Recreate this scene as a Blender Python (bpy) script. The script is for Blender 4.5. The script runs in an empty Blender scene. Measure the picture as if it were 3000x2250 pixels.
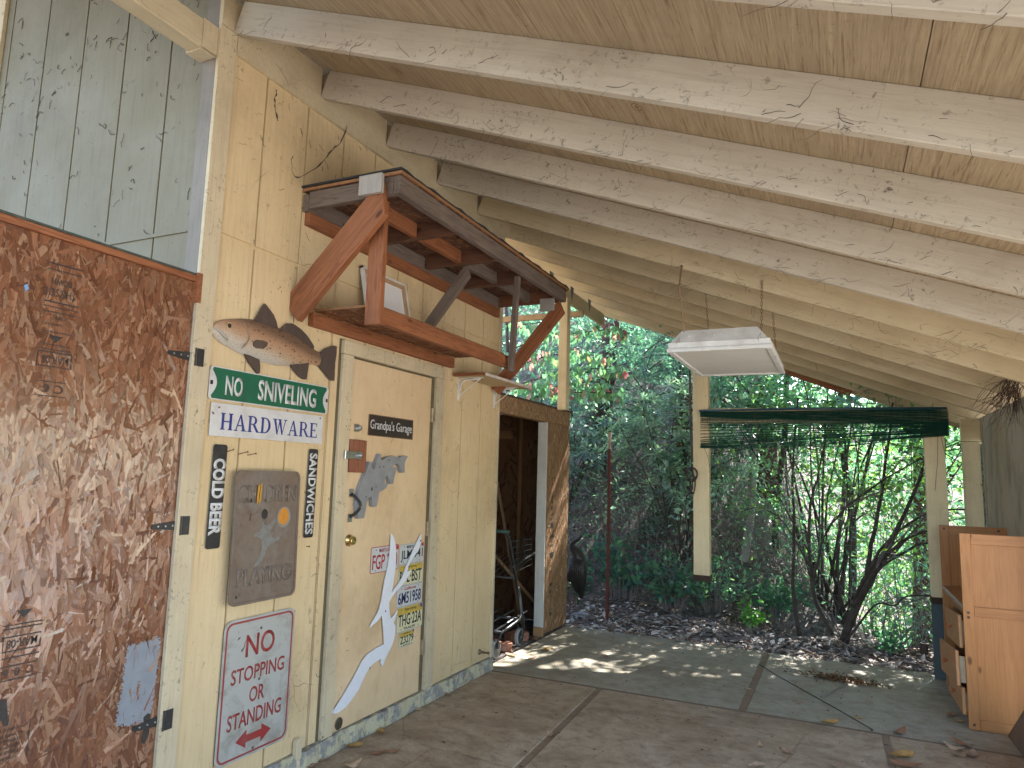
import bpy, bmesh, math, random
import numpy as np
from mathutils import Vector, Matrix, Euler
random.seed(7); RNG = np.random.default_rng(11)
R = math.radians
S = bpy.context.scene
COL = S.collection
# ---------------------------------------------------------------- camera
cam = bpy.data.objects.new('camera', bpy.data.cameras.new('camera'))
cam.data.sensor_width = 36; cam.data.lens = 2039.425/3000*36
cam.data.clip_start = .05; cam.data.clip_end = 500
cam.location = (2.48936, -2.07202, 1.47977)
cam.rotation_euler = (R(97.41217), R(-1.63747), R(25.0977))
COL.objects.link(cam); S.camera = cam
# ---------------------------------------------------------------- sky, sun, exposure
SUN_EL, SUN_AZ = 43.5, 14.0           # azimuth from +Y towards +X
W = bpy.data.worlds.new('World'); S.world = W; W.use_nodes = True
wt = W.node_tree; bg = wt.nodes['Background']
sky = wt.nodes.new('ShaderNodeTexSky'); sky.sky_type = 'NISHITA'; sky.sun_disc = False
sky.sun_elevation = R(SUN_EL); sky.sun_rotation = R(SUN_AZ)
wt.links.new(sky.outputs[0], bg.inputs[0]); bg.inputs[1].default_value = .14
sd = bpy.data.lights.new('sun', 'SUN'); sd.energy = 5.0; sd.angle = R(.6); sd.color = (1, .97, .93)
sun = bpy.data.objects.new('sun', sd); COL.objects.link(sun)
d = Vector((math.sin(R(SUN_AZ))*math.cos(R(SUN_EL)), math.cos(R(SUN_AZ))*math.cos(R(SUN_EL)), math.sin(R(SUN_EL))))
sun.rotation_euler = d.to_track_quat('Z', 'Y').to_euler(); sun.location = d*40
S.view_settings.view_transform = 'Standard'; S.view_settings.look = 'None'
S.view_settings.exposure = 2.5; S.view_settings.gamma = 1
S.render.engine = 'CYCLES'
S.cycles.max_bounces = 10; S.cycles.diffuse_bounces = 7; S.cycles.glossy_bounces = 3
S.cycles.transmission_bounces = 4; S.cycles.transparent_max_bounces = 6
S.cycles.use_denoising = True; S.cycles.sample_clamp_indirect = 6
S.cycles.caustics_reflective = False; S.cycles.caustics_refractive = False

# ---------------------------------------------------------------- helpers
def tag(o, label=None, cat=None, group=None, kind=None):
    if label: o['label'] = label
    if cat: o['category'] = cat
    if group: o['group'] = group
    if kind: o['kind'] = kind
    return o
def thing(name, label, cat, loc=(0, 0, 0), group=None):
    o = bpy.data.objects.new(name, None); COL.objects.link(o); o.location = loc; o.empty_display_size = .05
    return tag(o, label, cat, group)
def base_of(o):
    v = Vector((0, 0, 0))
    while o: v += o.location; o = o.parent
    return v
def link(name, me, m, parent=None, bevel=0, smooth=False, mat=None):
    o = bpy.data.objects.new(name, me); COL.objects.link(o)
    if m: me.materials.append(m)
    if mat is not None: o.matrix_basis = mat
    if parent:
        o.parent = parent
        if parent.type == 'EMPTY': o.matrix_parent_inverse = Matrix.Translation(-parent.location)
        else:
            # parent is a part: cancel its world matrix
            o.matrix_parent_inverse = (Matrix.Translation(Vector((0, 0, 0))) if parent.parent is None else parent.matrix_parent_inverse.copy())
            pw = wmat(parent); o.matrix_parent_inverse = pw.inverted()
    if smooth:
        for p in me.polygons: p.use_smooth = True
    if bevel:
        b = o.modifiers.new('bevel', 'BEVEL'); b.width = bevel; b.segments = 1; b.limit_method = 'ANGLE'
    return o
def wmat(o):
    m = o.matrix_basis.copy()
    if o.parent: m = wmat(o.parent) @ o.matrix_parent_inverse @ m
    return m
class MB:
    def __init__(s): s.v = []; s.f = []
    def add(s, vs, fs):
        n = len(s.v); s.v += [tuple(v) for v in vs]; s.f += [tuple(i+n for i in f) for f in fs]; return s
    def box(s, x0, x1, y0, y1, z0, z1):
        return s.add([(x0,y0,z0),(x1,y0,z0),(x1,y1,z0),(x0,y1,z0),(x0,y0,z1),(x1,y0,z1),(x1,y1,z1),(x0,y1,z1)],
                     [(0,3,2,1),(4,5,6,7),(0,1,5,4),(1,2,6,5),(2,3,7,6),(3,0,4,7)])
    def hexa(s, a, b):      # two quads (lists of 4 points), front b / back a
        return s.add(list(a)+list(b), [(3,2,1,0),(4,5,6,7),(0,1,5,4),(1,2,6,5),(2,3,7,6),(3,0,4,7)])
    def prism(s, poly, x0, x1, ax='x'):   # polygon in the other two axes, extruded along ax
        n = len(poly)
        if sum(poly[i][0]*poly[(i+1)%n][1]-poly[(i+1)%n][0]*poly[i][1] for i in range(n)) < 0: poly = poly[::-1]
        mk = {'x': lambda a, b, c: (c, a, b), 'y': lambda a, b, c: (b, c, a), 'z': lambda a, b, c: (a, b, c)}[ax]
        vs = [mk(a, b, x0) for a, b in poly]+[mk(a, b, x1) for a, b in poly]
        return s.add(vs, [tuple(range(n))[::-1], tuple(range(n, 2*n))]+[(i, (i+1)%n, (i+1)%n+n, i+n) for i in range(n)])
    def tube(s, pts, r, n=7, caps=True):
        pts = [Vector(p) for p in pts]; k = len(pts)
        rr = r if isinstance(r, (list, tuple)) else [r]*k
        vs = []; up = Vector((0, 0, 1))
        for i, p in enumerate(pts):
            t = (pts[min(i+1, k-1)]-pts[max(i-1, 0)])
            if t.length < 1e-9: t = Vector((0, 0, 1))
            t.normalize()
            a = t.cross(up if abs(t.z) < .95 else Vector((1, 0, 0))).normalized(); b = t.cross(a)
            for j in range(n):
                q = 2*math.pi*j/n; vs.append(p+(a*math.cos(q)+b*math.sin(q))*rr[i])
        fs = [(i*n+j, i*n+(j+1)%n, (i+1)*n+(j+1)%n, (i+1)*n+j) for i in range(k-1) for j in range(n)]
        if caps: fs += [tuple(range(n))[::-1], tuple(range((k-1)*n, k*n))]
        return s.add(vs, [f[::-1] for f in fs])
    def lathe(s, c, axis, prof, n=20):     # prof: (distance along axis, radius)
        c = Vector(c); t = Vector(axis).normalized()
        a = t.cross(Vector((0, 0, 1)) if abs(t.z) < .9 else Vector((1, 0, 0))).normalized(); b = t.cross(a)
        vs = [c+t*h+(a*math.cos(2*math.pi*j/n)+b*math.sin(2*math.pi*j/n))*r for h, r in prof for j in range(n)]
        k = len(prof)
        fs = [(i*n+j, i*n+(j+1)%n, (i+1)*n+(j+1)%n, (i+1)*n+j) for i in range(k-1) for j in range(n)]
        fs += [tuple(range(n))[::-1], tuple(range((k-1)*n, k*n))]
        return s.add(vs, [f[::-1] for f in fs])
    def build(s, name, m, parent=None, bevel=0, smooth=False):
        me = bpy.data.meshes.new(name); me.from_pydata(s.v, [], s.f); me.update()
        bm = bmesh.new(); bm.from_mesh(me); bmesh.ops.recalc_face_normals(bm, faces=bm.faces); bm.to_mesh(me); bm.free()
        return link(name, me, m, parent, bevel, smooth)
def build_each(mb, name, m, parent=None, bevel=0, smooth=False):
    """every connected piece of the collected geometry becomes an object of its own"""
    n = len(mb.v); root = list(range(n))
    def find(i):
        while root[i] != i: root[i] = root[root[i]]; i = root[i]
        return i
    for f in mb.f:
        for i in f[1:]: root[find(i)] = find(f[0])
    grp = {}
    for f in mb.f: grp.setdefault(find(f[0]), []).append(f)
    out = []
    for fs in grp.values():
        ids = sorted({i for f in fs for i in f}); ix = {i: k for k, i in enumerate(ids)}; q = MB(); q.v = [mb.v[i] for i in ids]; q.f = [tuple(ix[i] for i in f) for f in fs]
        out.append(q.build(name, m, parent, bevel, smooth))
    return out
def board(name, p0, p1, w, t, m, parent=None, up=(0, 0, 1), bevel=.002, ends=(0, 0)):
    """a piece of timber from p0 to p1 (centre line); w across 'up', t across the third axis; its own local X runs along the grain"""
    p0, p1 = Vector(p0), Vector(p1); L = (p1-p0).length; x = (p1-p0)/L
    z = Vector(up); z = (z-x*z.dot(x)).normalized(); y = z.cross(x)
    e0, e1 = ends
    mb = MB(); h, k = w/2, t/2
    mb.hexa([(-L/2+e0, -k, -h), (L/2-e1, -k, -h), (L/2-e1, k, -h), (-L/2+e0, k, -h)],
            [(-L/2, -k, h), (L/2, -k, h), (L/2, k, h), (-L/2, k, h)])
    M = Matrix((x, y, z)).transposed().to_4x4(); M.translation = (p0+p1)/2
    me = bpy.data.meshes.new(name); me.from_pydata(mb.v, [], mb.f)
    bm = bmesh.new(); bm.from_mesh(me); bmesh.ops.recalc_face_normals(bm, faces=bm.faces); bm.to_mesh(me); bm.free()
    return link(name, me, m, parent, bevel, mat=M)
def rrect(x0, x1, y0, y1, r, n=5):
    pts = []
    for cx, cy, a in ((x1-r, y1-r, 0), (x0+r, y1-r, 90), (x0+r, y0+r, 180), (x1-r, y0+r, 270)):
        for i in range(n+1):
            q = R(a+90*i/n); pts.append((cx+r*math.cos(q), cy+r*math.sin(q)))
    return pts
def disc(cx, cy, rx, ry=None, n=18): return [(cx+rx*math.cos(2*math.pi*i/n), cy+(ry or rx)*math.sin(2*math.pi*i/n)) for i in range(n)]
def ring_x(mb, outer, inner, x0, x1):    # frame between two outlines with equal point counts, extruded along x
    n = len(outer)
    for i in range(n):
        j = (i+1) % n
        a, b, c, e = outer[i], outer[j], inner[j], inner[i]
        mb.hexa([(x0, a[0], a[1]), (x0, b[0], b[1]), (x0, c[0], c[1]), (x0, e[0], e[1])], [(x1, a[0], a[1]), (x1, b[0], b[1]), (x1, c[0], c[1]), (x1, e[0], e[1])])
def text(body, name, m, parent, x, y0, y1, z0, z1, rot=0, bold=0, shear=0, depth=.0012, flip=False, face='x'):
    """lettering fitted into the box y0..y1, z0..z1 on a wall facing +x; rot in degrees"""
    cu = bpy.data.curves.new(name, 'FONT'); cu.body = body; cu.offset = bold; cu.shear = shear; cu.resolution_u = 3
    cu.extrude = .0
    to = bpy.data.objects.new(name, cu); COL.objects.link(to)
    dg = bpy.context.evaluated_depsgraph_get(); dg.update()
    me = bpy.data.meshes.new_from_object(to.evaluated_get(dg))
    bpy.data.objects.remove(to); bpy.data.curves.remove(cu)
    co = np.empty(len(me.vertices)*3); me.vertices.foreach_get('co', co); co = co.reshape(-1, 3)
    q = R(rot); c, s_ = math.cos(q), math.sin(q)
    u = co[:, 0]*c-co[:, 1]*s_; v = co[:, 0]*s_+co[:, 1]*c
    u = (u-u.min())/(np.ptp(u))*(y1-y0)+y0; v = (v-v.min())/(np.ptp(v))*(z1-z0)+z0
    out = np.stack([np.full_like(u, x), u, v], 1)
    me.vertices.foreach_set('co', out.ravel()); me.update(); me.name = name
    bm = bmesh.new(); bm.from_mesh(me)
    bmesh.ops.recalc_face_normals(bm, faces=bm.faces)
    for f in bm.faces:
        if f.normal.x < 0: f.normal_flip()
    bm.to_mesh(me); bm.free()
    me.materials.clear()
    o = link(name, me, m, parent)
    if depth:
        so = o.modifiers.new('thickness', 'SOLIDIFY'); so.thickness = depth; so.offset = -1
    return o

# ---------------------------------------------------------------- materials
class NT:
    def __init__(s, name):
        s.m = bpy.data.materials.new(name); s.m.use_nodes = True; s.t = s.m.node_tree
        s.b = s.t.nodes['Principled BSDF']; s.out = s.t.nodes['Material Output']
    def n(s, ty, **kw):
        nd = s.t.nodes.new('ShaderNode'+ty)
        for k, v in kw.items():
            if k.startswith('i_'): s.set(nd.inputs[int(k[2:]) if k[2:].isdigit() else k[2:]], v)
            else: setattr(nd, k, v)
        return nd
    def set(s, inp, v):
        if hasattr(v, 'is_linked') or isinstance(v, bpy.types.NodeSocket): s.t.links.new(v, inp)
        else:
            if inp.type == 'RGBA' and len(v) == 3: v = (*v, 1)
            inp.default_value = v
    def pos(s, scale=(1, 1, 1), rnd=False, world=False, rot=(0, 0, 0)):
        if world: o = s.n('NewGeometry').outputs['Position']
        else: o = s.n('TexCoord').outputs['Object']
        if rnd:
            ob = s.n('ObjectInfo').outputs['Random']
            mm = s.n('Math', operation='MULTIPLY', i_0=ob, i_1=57.0).outputs[0]
            o = s.n('VectorMath', operation='ADD', i_0=o, i_1=mm).outputs[0]
        return s.n('Mapping', i_Vector=o, i_Scale=scale, i_Rotation=rot).outputs[0]
    def noise(s, v, scale, detail=4, rough=.55, dist=0): 
        return s.n('TexNoise', i_Vector=v, i_Scale=scale, i_Detail=detail, i_Roughness=rough, i_Distortion=dist).outputs[0]
    def voro(s, v, scale, feature='F1', out=0, rnd=1):
        nd = s.n('TexVoronoi', feature=feature, i_Vector=v, i_Scale=scale)
        if feature != 'N_SPHERE_RADIUS': nd.inputs['Randomness'].default_value = rnd
        return nd.outputs[out]
    def ramp(s, f, *st):
        nd = s.n('ValToRGB'); cr = nd.color_ramp; s.set(nd.inputs[0], f)
        while len(cr.elements) < len(st): cr.elements.new(.5)
        for e, (p, c) in zip(cr.elements, st):
            e.position = p; e.color = (*(c if hasattr(c, '__len__') else (c, c, c)), 1)
        return nd.outputs[0]
    def mix(s, f, a, b, mode='MIX'):
        nd = s.n('Mix', data_type='RGBA', blend_type=mode); nd.clamp_factor = True
        s.set(nd.inputs[0], f); s.set(nd.inputs[6], a); s.set(nd.inputs[7], b); return nd.outputs[2]
    def math(s, op, a, b=0.0, c=0.0): return s.n('Math', operation=op, i_0=a, i_1=b, i_2=c).outputs[0]
    def bump(s, h, st=.3, dist=.01, n=None):
        nd = s.n('Bump', i_Strength=st, i_Distance=dist, i_Height=h)
        if n: s.set(nd.inputs['Normal'], n)
        return nd.outputs[0]
    def done(s, col, rough=.6, bump=None, metal=0, spec=.5):
        s.set(s.b.inputs['Base Color'], col); s.set(s.b.inputs['Roughness'], rough)
        s.b.inputs['Metallic'].default_value = metal; s.b.inputs['Specular IOR Level'].default_value = spec
        if bump: s.set(s.b.inputs['Normal'], bump)
        return s.m
def specks(t, world_scale, lo, hi, rnd=False, stretch=(1, 1, 1)):
    """clustered dark flecks: fine noise gated by a coarse one"""
    v = t.pos(stretch, rnd=rnd)
    f = t.ramp(t.noise(v, world_scale, 5, .7, .6), (lo, 0), (hi, 1))
    g = t.ramp(t.noise(v, world_scale*.12, 3, .6), (.42, 0), (.62, 1))
    return t.math('MULTIPLY', f, g)
def cobweb_lines(t, scale, width, gate_scale, rnd=False):
    """thin dark wandering strands: voronoi edges on warped coordinates, broken up by noise"""
    v = t.pos((1, 1, 1), rnd=rnd)
    w = t.n('TexNoise', i_Vector=v, i_Scale=scale*.8, i_Detail=3).outputs[1]
    v2 = t.n('VectorMath', operation='ADD', i_0=v, i_1=t.n('VectorMath', operation='SCALE', i_0=w, i_3=.5).outputs[0]).outputs[0] if False else t.n('Mix', data_type='VECTOR', i_0=.12, i_4=v, i_5=w).outputs[1]
    e = t.voro(v2, scale, 'DISTANCE_TO_EDGE')
    ln = t.ramp(e, (0, 1), (width, 0))
    g = t.ramp(t.noise(v, gate_scale, 4, .7), (.56, 0), (.66, 1))
    return t.math('MULTIPLY', ln, g)
def m_paint(name, c1, c2, dirt, axis=(1, 1, 1), rnd=False, rough=.62, grainbump=.25, speck=(.63, .7), web=True, flake=0):
    """old painted timber: grain stretched along the long axis, stains, flecks, cobwebs"""
    t = NT(name)
    v = t.pos(axis, rnd=rnd)
    g = t.noise(v, 9, 6, .65, .4)
    big = t.noise(t.pos((1, 1, 1), rnd=rnd), 2.3, 5, .6)
    c = t.mix(t.ramp(big, (.35, 0), (.68, 1)), c1, c2)
    c = t.mix(t.ramp(g, (.5, 0), (.8, .38)), c, dirt)
    st = t.ramp(t.noise(t.pos((1, 1, 1), rnd=rnd), 1.1, 6, .7), (.53, 0), (.74, .5))
    c = t.mix(st, c, dirt)
    c = t.mix(t.math('MULTIPLY', specks(t, 42, *speck, rnd=rnd), .8), c, (.045, .03, .022))
    if web: c = t.mix(t.math('MULTIPLY', cobweb_lines(t, 5.5, .012, 2.0, rnd), .75), c, (.06, .042, .035))
    if flake:
        fl = t.ramp(t.noise(v, 3.5, 8, .75), (.66, 0), (.68, flake)); c = t.mix(fl, c, (.24, .17, .11))
    rr = t.ramp(big, (.3, rough-.08), (.7, rough+.12))
    return t.done(c, rr, t.bump(g, grainbump, .006), spec=.35)
def m_wood(name, c1, c2, c3, rough=.6, ring=1.0, bump=.35, rnd=True, stain=.3):
    """bare timber with grain along local X and a few knots"""
    t = NT(name); v = t.pos((.55, 9, 9), rnd=rnd)
    wv = t.n('TexNoise', i_Vector=v, i_Scale=2.2*ring, i_Detail=3, i_Distortion=.5).outputs[0]
    rings = t.math('FRACT', t.math('MULTIPLY', wv, 7.0))
    rg = t.ramp(rings, (0, 0), (.62, .35), (.9, 1), (1, 0))
    fine = t.noise(t.pos((2.5, 70, 70), rnd=rnd), 3, 4, .7)
    c = t.mix(rg, c1, c2); c = t.mix(t.ramp(fine, (.42, 0), (.75, .55)), c, c3)
    k = t.voro(t.pos((3, 6.5, 6.5), rnd=rnd), 1.0, 'F1', 0)
    c = t.mix(t.ramp(k, (.05, .9), (.1, .0)), c, tuple(x*.35 for x in c2))
    big = t.noise(t.pos((1, 2.5, 2.5), rnd=rnd), 2.5, 5, .65)
    c = t.mix(t.ramp(big, (.5, 0), (.75, stain)), c, tuple(x*.45 for x in c3))
    h = t.math('ADD', t.math('MULTIPLY', rg, .4), fine)
    return t.done(c, rough, t.bump(h, bump, .004), spec=.3)
def m_plain(name, c, rough=.5, metal=0, var=.12, scale=14, bump=0, dirt=None, spec=.5, damt=.5):
    t = NT(name); n = t.noise(t.pos(), scale, 5, .6)
    a = tuple(min(1, x*(1+var)) for x in c); b = tuple(x*(1-var) for x in c)
    col = t.mix(t.ramp(n, (.3, 0), (.7, 1)), a, b)
    if dirt: col = t.mix(t.ramp(t.noise(t.pos(), scale*.55, 8, .72, .3), (.5, 0), (.72, damt)), col, dirt)
    return t.done(col, t.ramp(n, (.3, max(0, rough-.1)), (.7, min(1, rough+.1))), t.bump(n, bump, .004) if bump else None, metal, spec)
def m_attr(name, rough=.5, rvar=.15, spec=.5, trans=0, mul=(1, 1, 1), bump=0):
    """colour per piece from the mesh's own colour attribute"""
    t = NT(name); a = t.n('Attribute', attribute_name='Col').outputs[0]
    n = t.noise(t.pos(), 30, 4, .6)
    c = t.mix(t.ramp(n, (.3, 0), (.7, .35)), a, t.mix(1.0, a, (.45, .45, .45), 'MULTIPLY'))
    if mul != (1, 1, 1): c = t.mix(1.0, c, mul, 'MULTIPLY')
    m = t.done(c, t.ramp(n, (.3, rough-rvar), (.7, rough+rvar)), t.bump(n, bump, .003) if bump else None, spec=spec)
    if trans:
        tr = t.n('BsdfTranslucent', i_Color=t.mix(1.0, c, (1.2, 1.5, .95), 'MULTIPLY'))
        mx = t.n('MixShader', i_0=trans, i_1=t.b.outputs[0], i_2=tr.outputs[0])
        t.t.links.new(mx.outputs[0], t.out.inputs[0])
    return m
CREAM = m_paint('cream_siding_paint', (.70, .535, .315), (.63, .47, .265), (.32, .22, .125), axis=(3, 6, .3), speck=(.60, .70), grainbump=.45)
CREAM2 = m_paint('cream_trim_paint', (.63, .52, .345), (.50, .41, .275), (.22, .165, .105), axis=(3, 8, .35), speck=(.56, .66), web=False, grainbump=.4)
CREAMB = m_paint('cream_beam_paint', (.60, .50, .335), (.51, .41, .26), (.25, .175, .105), axis=(.4, 7, 7), rnd=True)
DOORP = m_paint('door_paint', (.70, .52, .32), (.62, .44, .25), (.36, .24, .13), axis=(2, 2, .8), speck=(.66, .74), web=False, grainbump=.08)
OLIVE = m_plain('olive_gap_paint', (.13, .10, .05), .7, dirt=(.08, .06, .04))
GRAYW = m_paint('grey_green_siding_paint', (.235, .205, .14), (.205, .18, .122), (.115, .095, .065), axis=(5, 3, .35), speck=(.61, .71))
RAFT = m_paint('rafter_old_paint_skylit', (.55, .485, .395), (.485, .42, .335), (.26, .195, .14), axis=(.35, 5, 5), rnd=True, speck=(.57, .67), grainbump=.5)
REDW = m_wood('redwood_lumber', (.34, .13, .055), (.22, .075, .032), (.12, .04, .02), stain=.45)
GREYW = m_wood('weathered_grey_lumber', (.205, .155, .125), (.135, .10, .082), (.055, .04, .034), rough=.8, bump=.6)
MAPLE = m_wood('maple_veneer', (.43, .195, .072), (.375, .16, .056), (.30, .12, .04), rough=.36, ring=.6, bump=.06, stain=.25)
# ================================================================ ground
def m_concrete(name, c1, c2, c3, brown):
    t = NT(name); v = t.pos()
    b = t.noise(v, .9, 6, .62, .4); m = t.noise(t.pos((1, .45, 1), rot=(0, 0, .5)), 3.2, 7, .68, .6); f = t.noise(v, 70, 4, .6)
    c = t.mix(t.ramp(b, (.36, 0), (.66, 1)), c1, c2)
    c = t.mix(t.ramp(m, (.47, 0), (.7, .8)), c, c3)
    c = t.mix(t.ramp(t.noise(t.pos((.8, 1.6, 1), rot=(0, 0, .3)), 1.7, 8, .7, .8), (.50, 0), (.72, .85)), c, brown)
    mm = t.noise(t.pos((1, 1.3, 1), rot=(0, 0, .8)), 8.5, 9, .78, .5); c = t.mix(t.ramp(mm, (.5, 0), (.62, .6)), c, brown); c = t.mix(t.ramp(mm, (.36, .55), (.46, 0)), c, c3)
    c = t.mix(t.ramp(f, (.35, .3), (.7, 0)), c, tuple(x*.45 for x in c1))
    sp = t.math('MULTIPLY', t.ramp(t.noise(v, 23, 6, .7, .3), (.64, 0), (.7, 1)), t.ramp(t.noise(v, 2.2, 4, .6), (.45, 0), (.6, 1)))
    c = t.mix(t.math('MULTIPLY', sp, .85), c, (.035, .022, .014))
    cr = t.ramp(t.voro(t.n('Mix', data_type='VECTOR', i_0=.18, i_4=v, i_5=t.n('TexNoise', i_Vector=v, i_Scale=1.6, i_Detail=6).outputs[1]).outputs[1], .55, 'DISTANCE_TO_EDGE'), (0, .45), (.0035, 0))
    c = t.mix(t.math('MULTIPLY', cr, t.ramp(t.noise(v, .8), (.45, 0), (.55, 1))), c, (.05, .035, .025))
    rough = t.ramp(m, (.3, .5), (.7, .8))
    return t.done(c, rough, t.bump(t.math('ADD', t.math('MULTIPLY', f, .3), m), .35, .004), spec=.35)
CONC = m_concrete('stained_concrete', (.46, .345, .225), (.35, .25, .155), (.56, .455, .325), (.175, .105, .058))
CONCF = m_concrete('outer_concrete', (.42, .375, .285), (.33, .295, .205), (.50, .465, .385), (.22, .165, .10))
g = MB()
def slab(x0, x1, y0, y1, s0=0, s1=0): g.hexa([(x0+s0*(y1-y0), y0, -.12), (x1+s1*(y1-y0), y0, -.12), (x1, y1, -.12), (x0, y1, -.12)], [(x0+s0*(y1-y0), y0, 0), (x1+s1*(y1-y0), y0, 0), (x1, y1, 0), (x0, y1, 0)])
slab(.036, .878, -4, 2.872, 0, .0385); slab(.920, 2.665, -4, 2.872, .0385, .02); slab(2.702, 4.3, -4, 2.872, .02, 0)
tag(g.build('concrete_floor', CONC, bevel=.006), kind='structure')
g = MB()
for x0, x1, y0, y1 in ((-.045, 1.836, 2.905, 4.72), (1.882, 3.7, 2.905, 4.66)): g.box(x0, x1, y0, y1, -.12, -.002)
tag(g.build('concrete_apron', CONCF, bevel=.006), kind='structure')
STRIP = m_wood('joint_strip_wood', (.31, .225, .145), (.24, .17, .11), (.13, .085, .055), rnd=False, rough=.9)
g = MB(); slab(.8785, .9195, -4, 2.8715, .0385, .0385); slab(2.6655, 2.7015, -4, 2.8715, .02, .02)
for i in range(len(g.v)): g.v[i] = (g.v[i][0], g.v[i][1], g.v[i][2]-.005)
g.box(1.836, 1.882, 2.905, 4.66, -.12, -.005)
tag(g.build('expansion_joints', STRIP), kind='structure')
g = MB(); g.box(.036, 4.3, 2.8725, 2.9045, -.12, -.0015); tag(g.build('slab_joint', m_plain('dirt_filled_joint', (.19, .135, .088), .95, dirt=(.29, .225, .15), scale=7)), kind='structure')

def terrain(x, y):
    """litter bank behind the slab: rises into a hill to the left, falls away to the right"""
    t = max(0.0, y-6.1); r = 1/(1+math.exp((x-2.3+.12*t)*2.2))      # 1 left .. 0 right
    z = r*(.78*t if t < 9 else 7.02+.55*(t-9)) - (1-r)*min(1.3, .34*max(0, y-5.35))
    z += (1-r)*max(0, y-16)*.25
    z += .05*math.sin(x*2.1+y*1.3)*min(1, max(0, y-4.7))+.03*math.sin(x*5.3-y*3.1)*min(1, max(0, y-4.8))
    return z-.035+.045*min(1, max(0, (y-4.75)*2))
def grid(name, m, xs, ys, fn, kind='structure', smooth=True):
    me = bpy.data.meshes.new(name); nx = len(xs)
    me.from_pydata([(x, y, fn(x, y)) for y in ys for x in xs], [], [(j*nx+i, j*nx+i+1, (j+1)*nx+i+1, (j+1)*nx+i) for j in range(len(ys)-1) for i in range(nx-1)])
    return tag(link(name, me, m, smooth=smooth), kind=kind)
def m_litter():
    t = NT('leaf_litter_soil'); v = t.pos()
    c = t.mix(t.ramp(t.noise(v, 6, 6, .7), (.35, 0), (.65, 1)), (.085, .07, .062), (.19, .16, .145))
    f = t.voro(t.n('Mix', data_type='VECTOR', i_0=.2, i_4=v, i_5=t.n('TexNoise', i_Vector=v, i_Scale=9.0).outputs[1]).outputs[1], 26, 'F1', 1)
    k = t.ramp(t.n('SeparateColor', i_0=f).outputs[0], (.55, 0), (.6, 1))
    c = t.mix(t.math('MULTIPLY', k, .6), c, t.mix(t.n('SeparateColor', i_0=f).outputs[1], (.36, .31, .27), (.15, .10, .075)))
    return t.done(c, .9, t.bump(t.noise(v, 30, 5, .7), .8, .03), spec=.15)
LITTER = m_litter()
xs = [-26+i*1.0 for i in range(21)]+[-5+i*.22 for i in range(60)]+[8.2+i*1.2 for i in range(20)]
ys = [4.45+i*.13 for i in range(22)]+[7.31+i*.4 for i in range(30)]+[19.5+i*2 for i in range(14)]
grid('hillside', LITTER, xs, ys, terrain)
YARD = m_plain('gravel_yard', (.17, .15, .125), .9, var=.25, scale=3, bump=.5)
me = bpy.data.meshes.new('bounce_ground')
me.from_pydata([(4.34, -30, -.1), (60, -30, -.1), (60, 3.6, -.1), (4.34, 3.6, -.1)], [], [(0, 1, 2, 3)])
tag(link('bounce_ground', me, m_plain('pale_bounce_ground', (.52, .49, .44), .85, var=.12, scale=2)), kind='structure')  # added pale sheet out of view, bouncing sunlight onto the chipboard door
me = bpy.data.meshes.new('ground')
me.from_pydata([(-150, -150, -.14), (150, -150, -.14), (150, 4.6, -.14), (-150, 4.6, -.14)], [], [(0, 1, 2, 3)])
tag(link('ground', me, YARD), kind='structure')

# ================================================================ garage wall (x = 0 plane) with its door
gw = thing('garage_wall', 'cream painted grooved plywood wall with a plain door, stretching from the corner post to the shed', 'wall', (0, 1.46, 0))
YE = 2.93
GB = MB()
def grooved(mb, y0, y1, z0, z1, grooves, x=0.0, th=.02, gw_=.011, dp=.007):
    gs = [g_ for g_ in grooves if y0+.01 < g_ < y1-.01]
    prof = [(y0, x-th), (y0, x)]
    for g_ in gs: prof += [(g_-gw_/2, x), (g_-gw_/2+.0015, x-dp), (g_+gw_/2-.0015, x-dp), (g_+gw_/2, x)]
    prof += [(y1, x), (y1, x-th)]
    # strips so that no concave n-gon is needed
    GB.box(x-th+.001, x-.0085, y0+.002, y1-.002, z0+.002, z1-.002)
    for a, b in zip(prof[1:-2], prof[2:-1]):
        if abs(a[0]-b[0]) < 1e-6 or a[1] != x or b[1] != x: continue
        mb.hexa([(x-th, a[0], z0), (x-th, b[0], z0), (x-th, b[0], z1), (x-th, a[0], z1)], [(a[1], a[0], z0), (b[1], b[0], z0), (b[1], b[0], z1), (a[1], a[0], z1)])
GR = [.29+.2935*i for i in range(10)]
m = MB()
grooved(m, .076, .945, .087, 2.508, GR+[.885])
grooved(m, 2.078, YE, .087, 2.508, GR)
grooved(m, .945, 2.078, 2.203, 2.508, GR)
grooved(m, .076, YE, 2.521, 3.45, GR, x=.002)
m.box(-.10, -.0205, .0, YE, .06, 3.62)
m.box(-.02, -.005, .076, YE, 2.508, 2.521)
m.build('siding', CREAM, gw); GB.build('groove_backing', m_plain('groove_shade_paint', (.36, .27, .13), .8, dirt=(.10, .07, .04), scale=6), gw)  # darker backing colour paints the shade inside the grooves
m = MB(); m.box(-3.2, -.101, 2.912, YE, 0, 3.9); m.build('end_wall', CREAM, gw)
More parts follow.
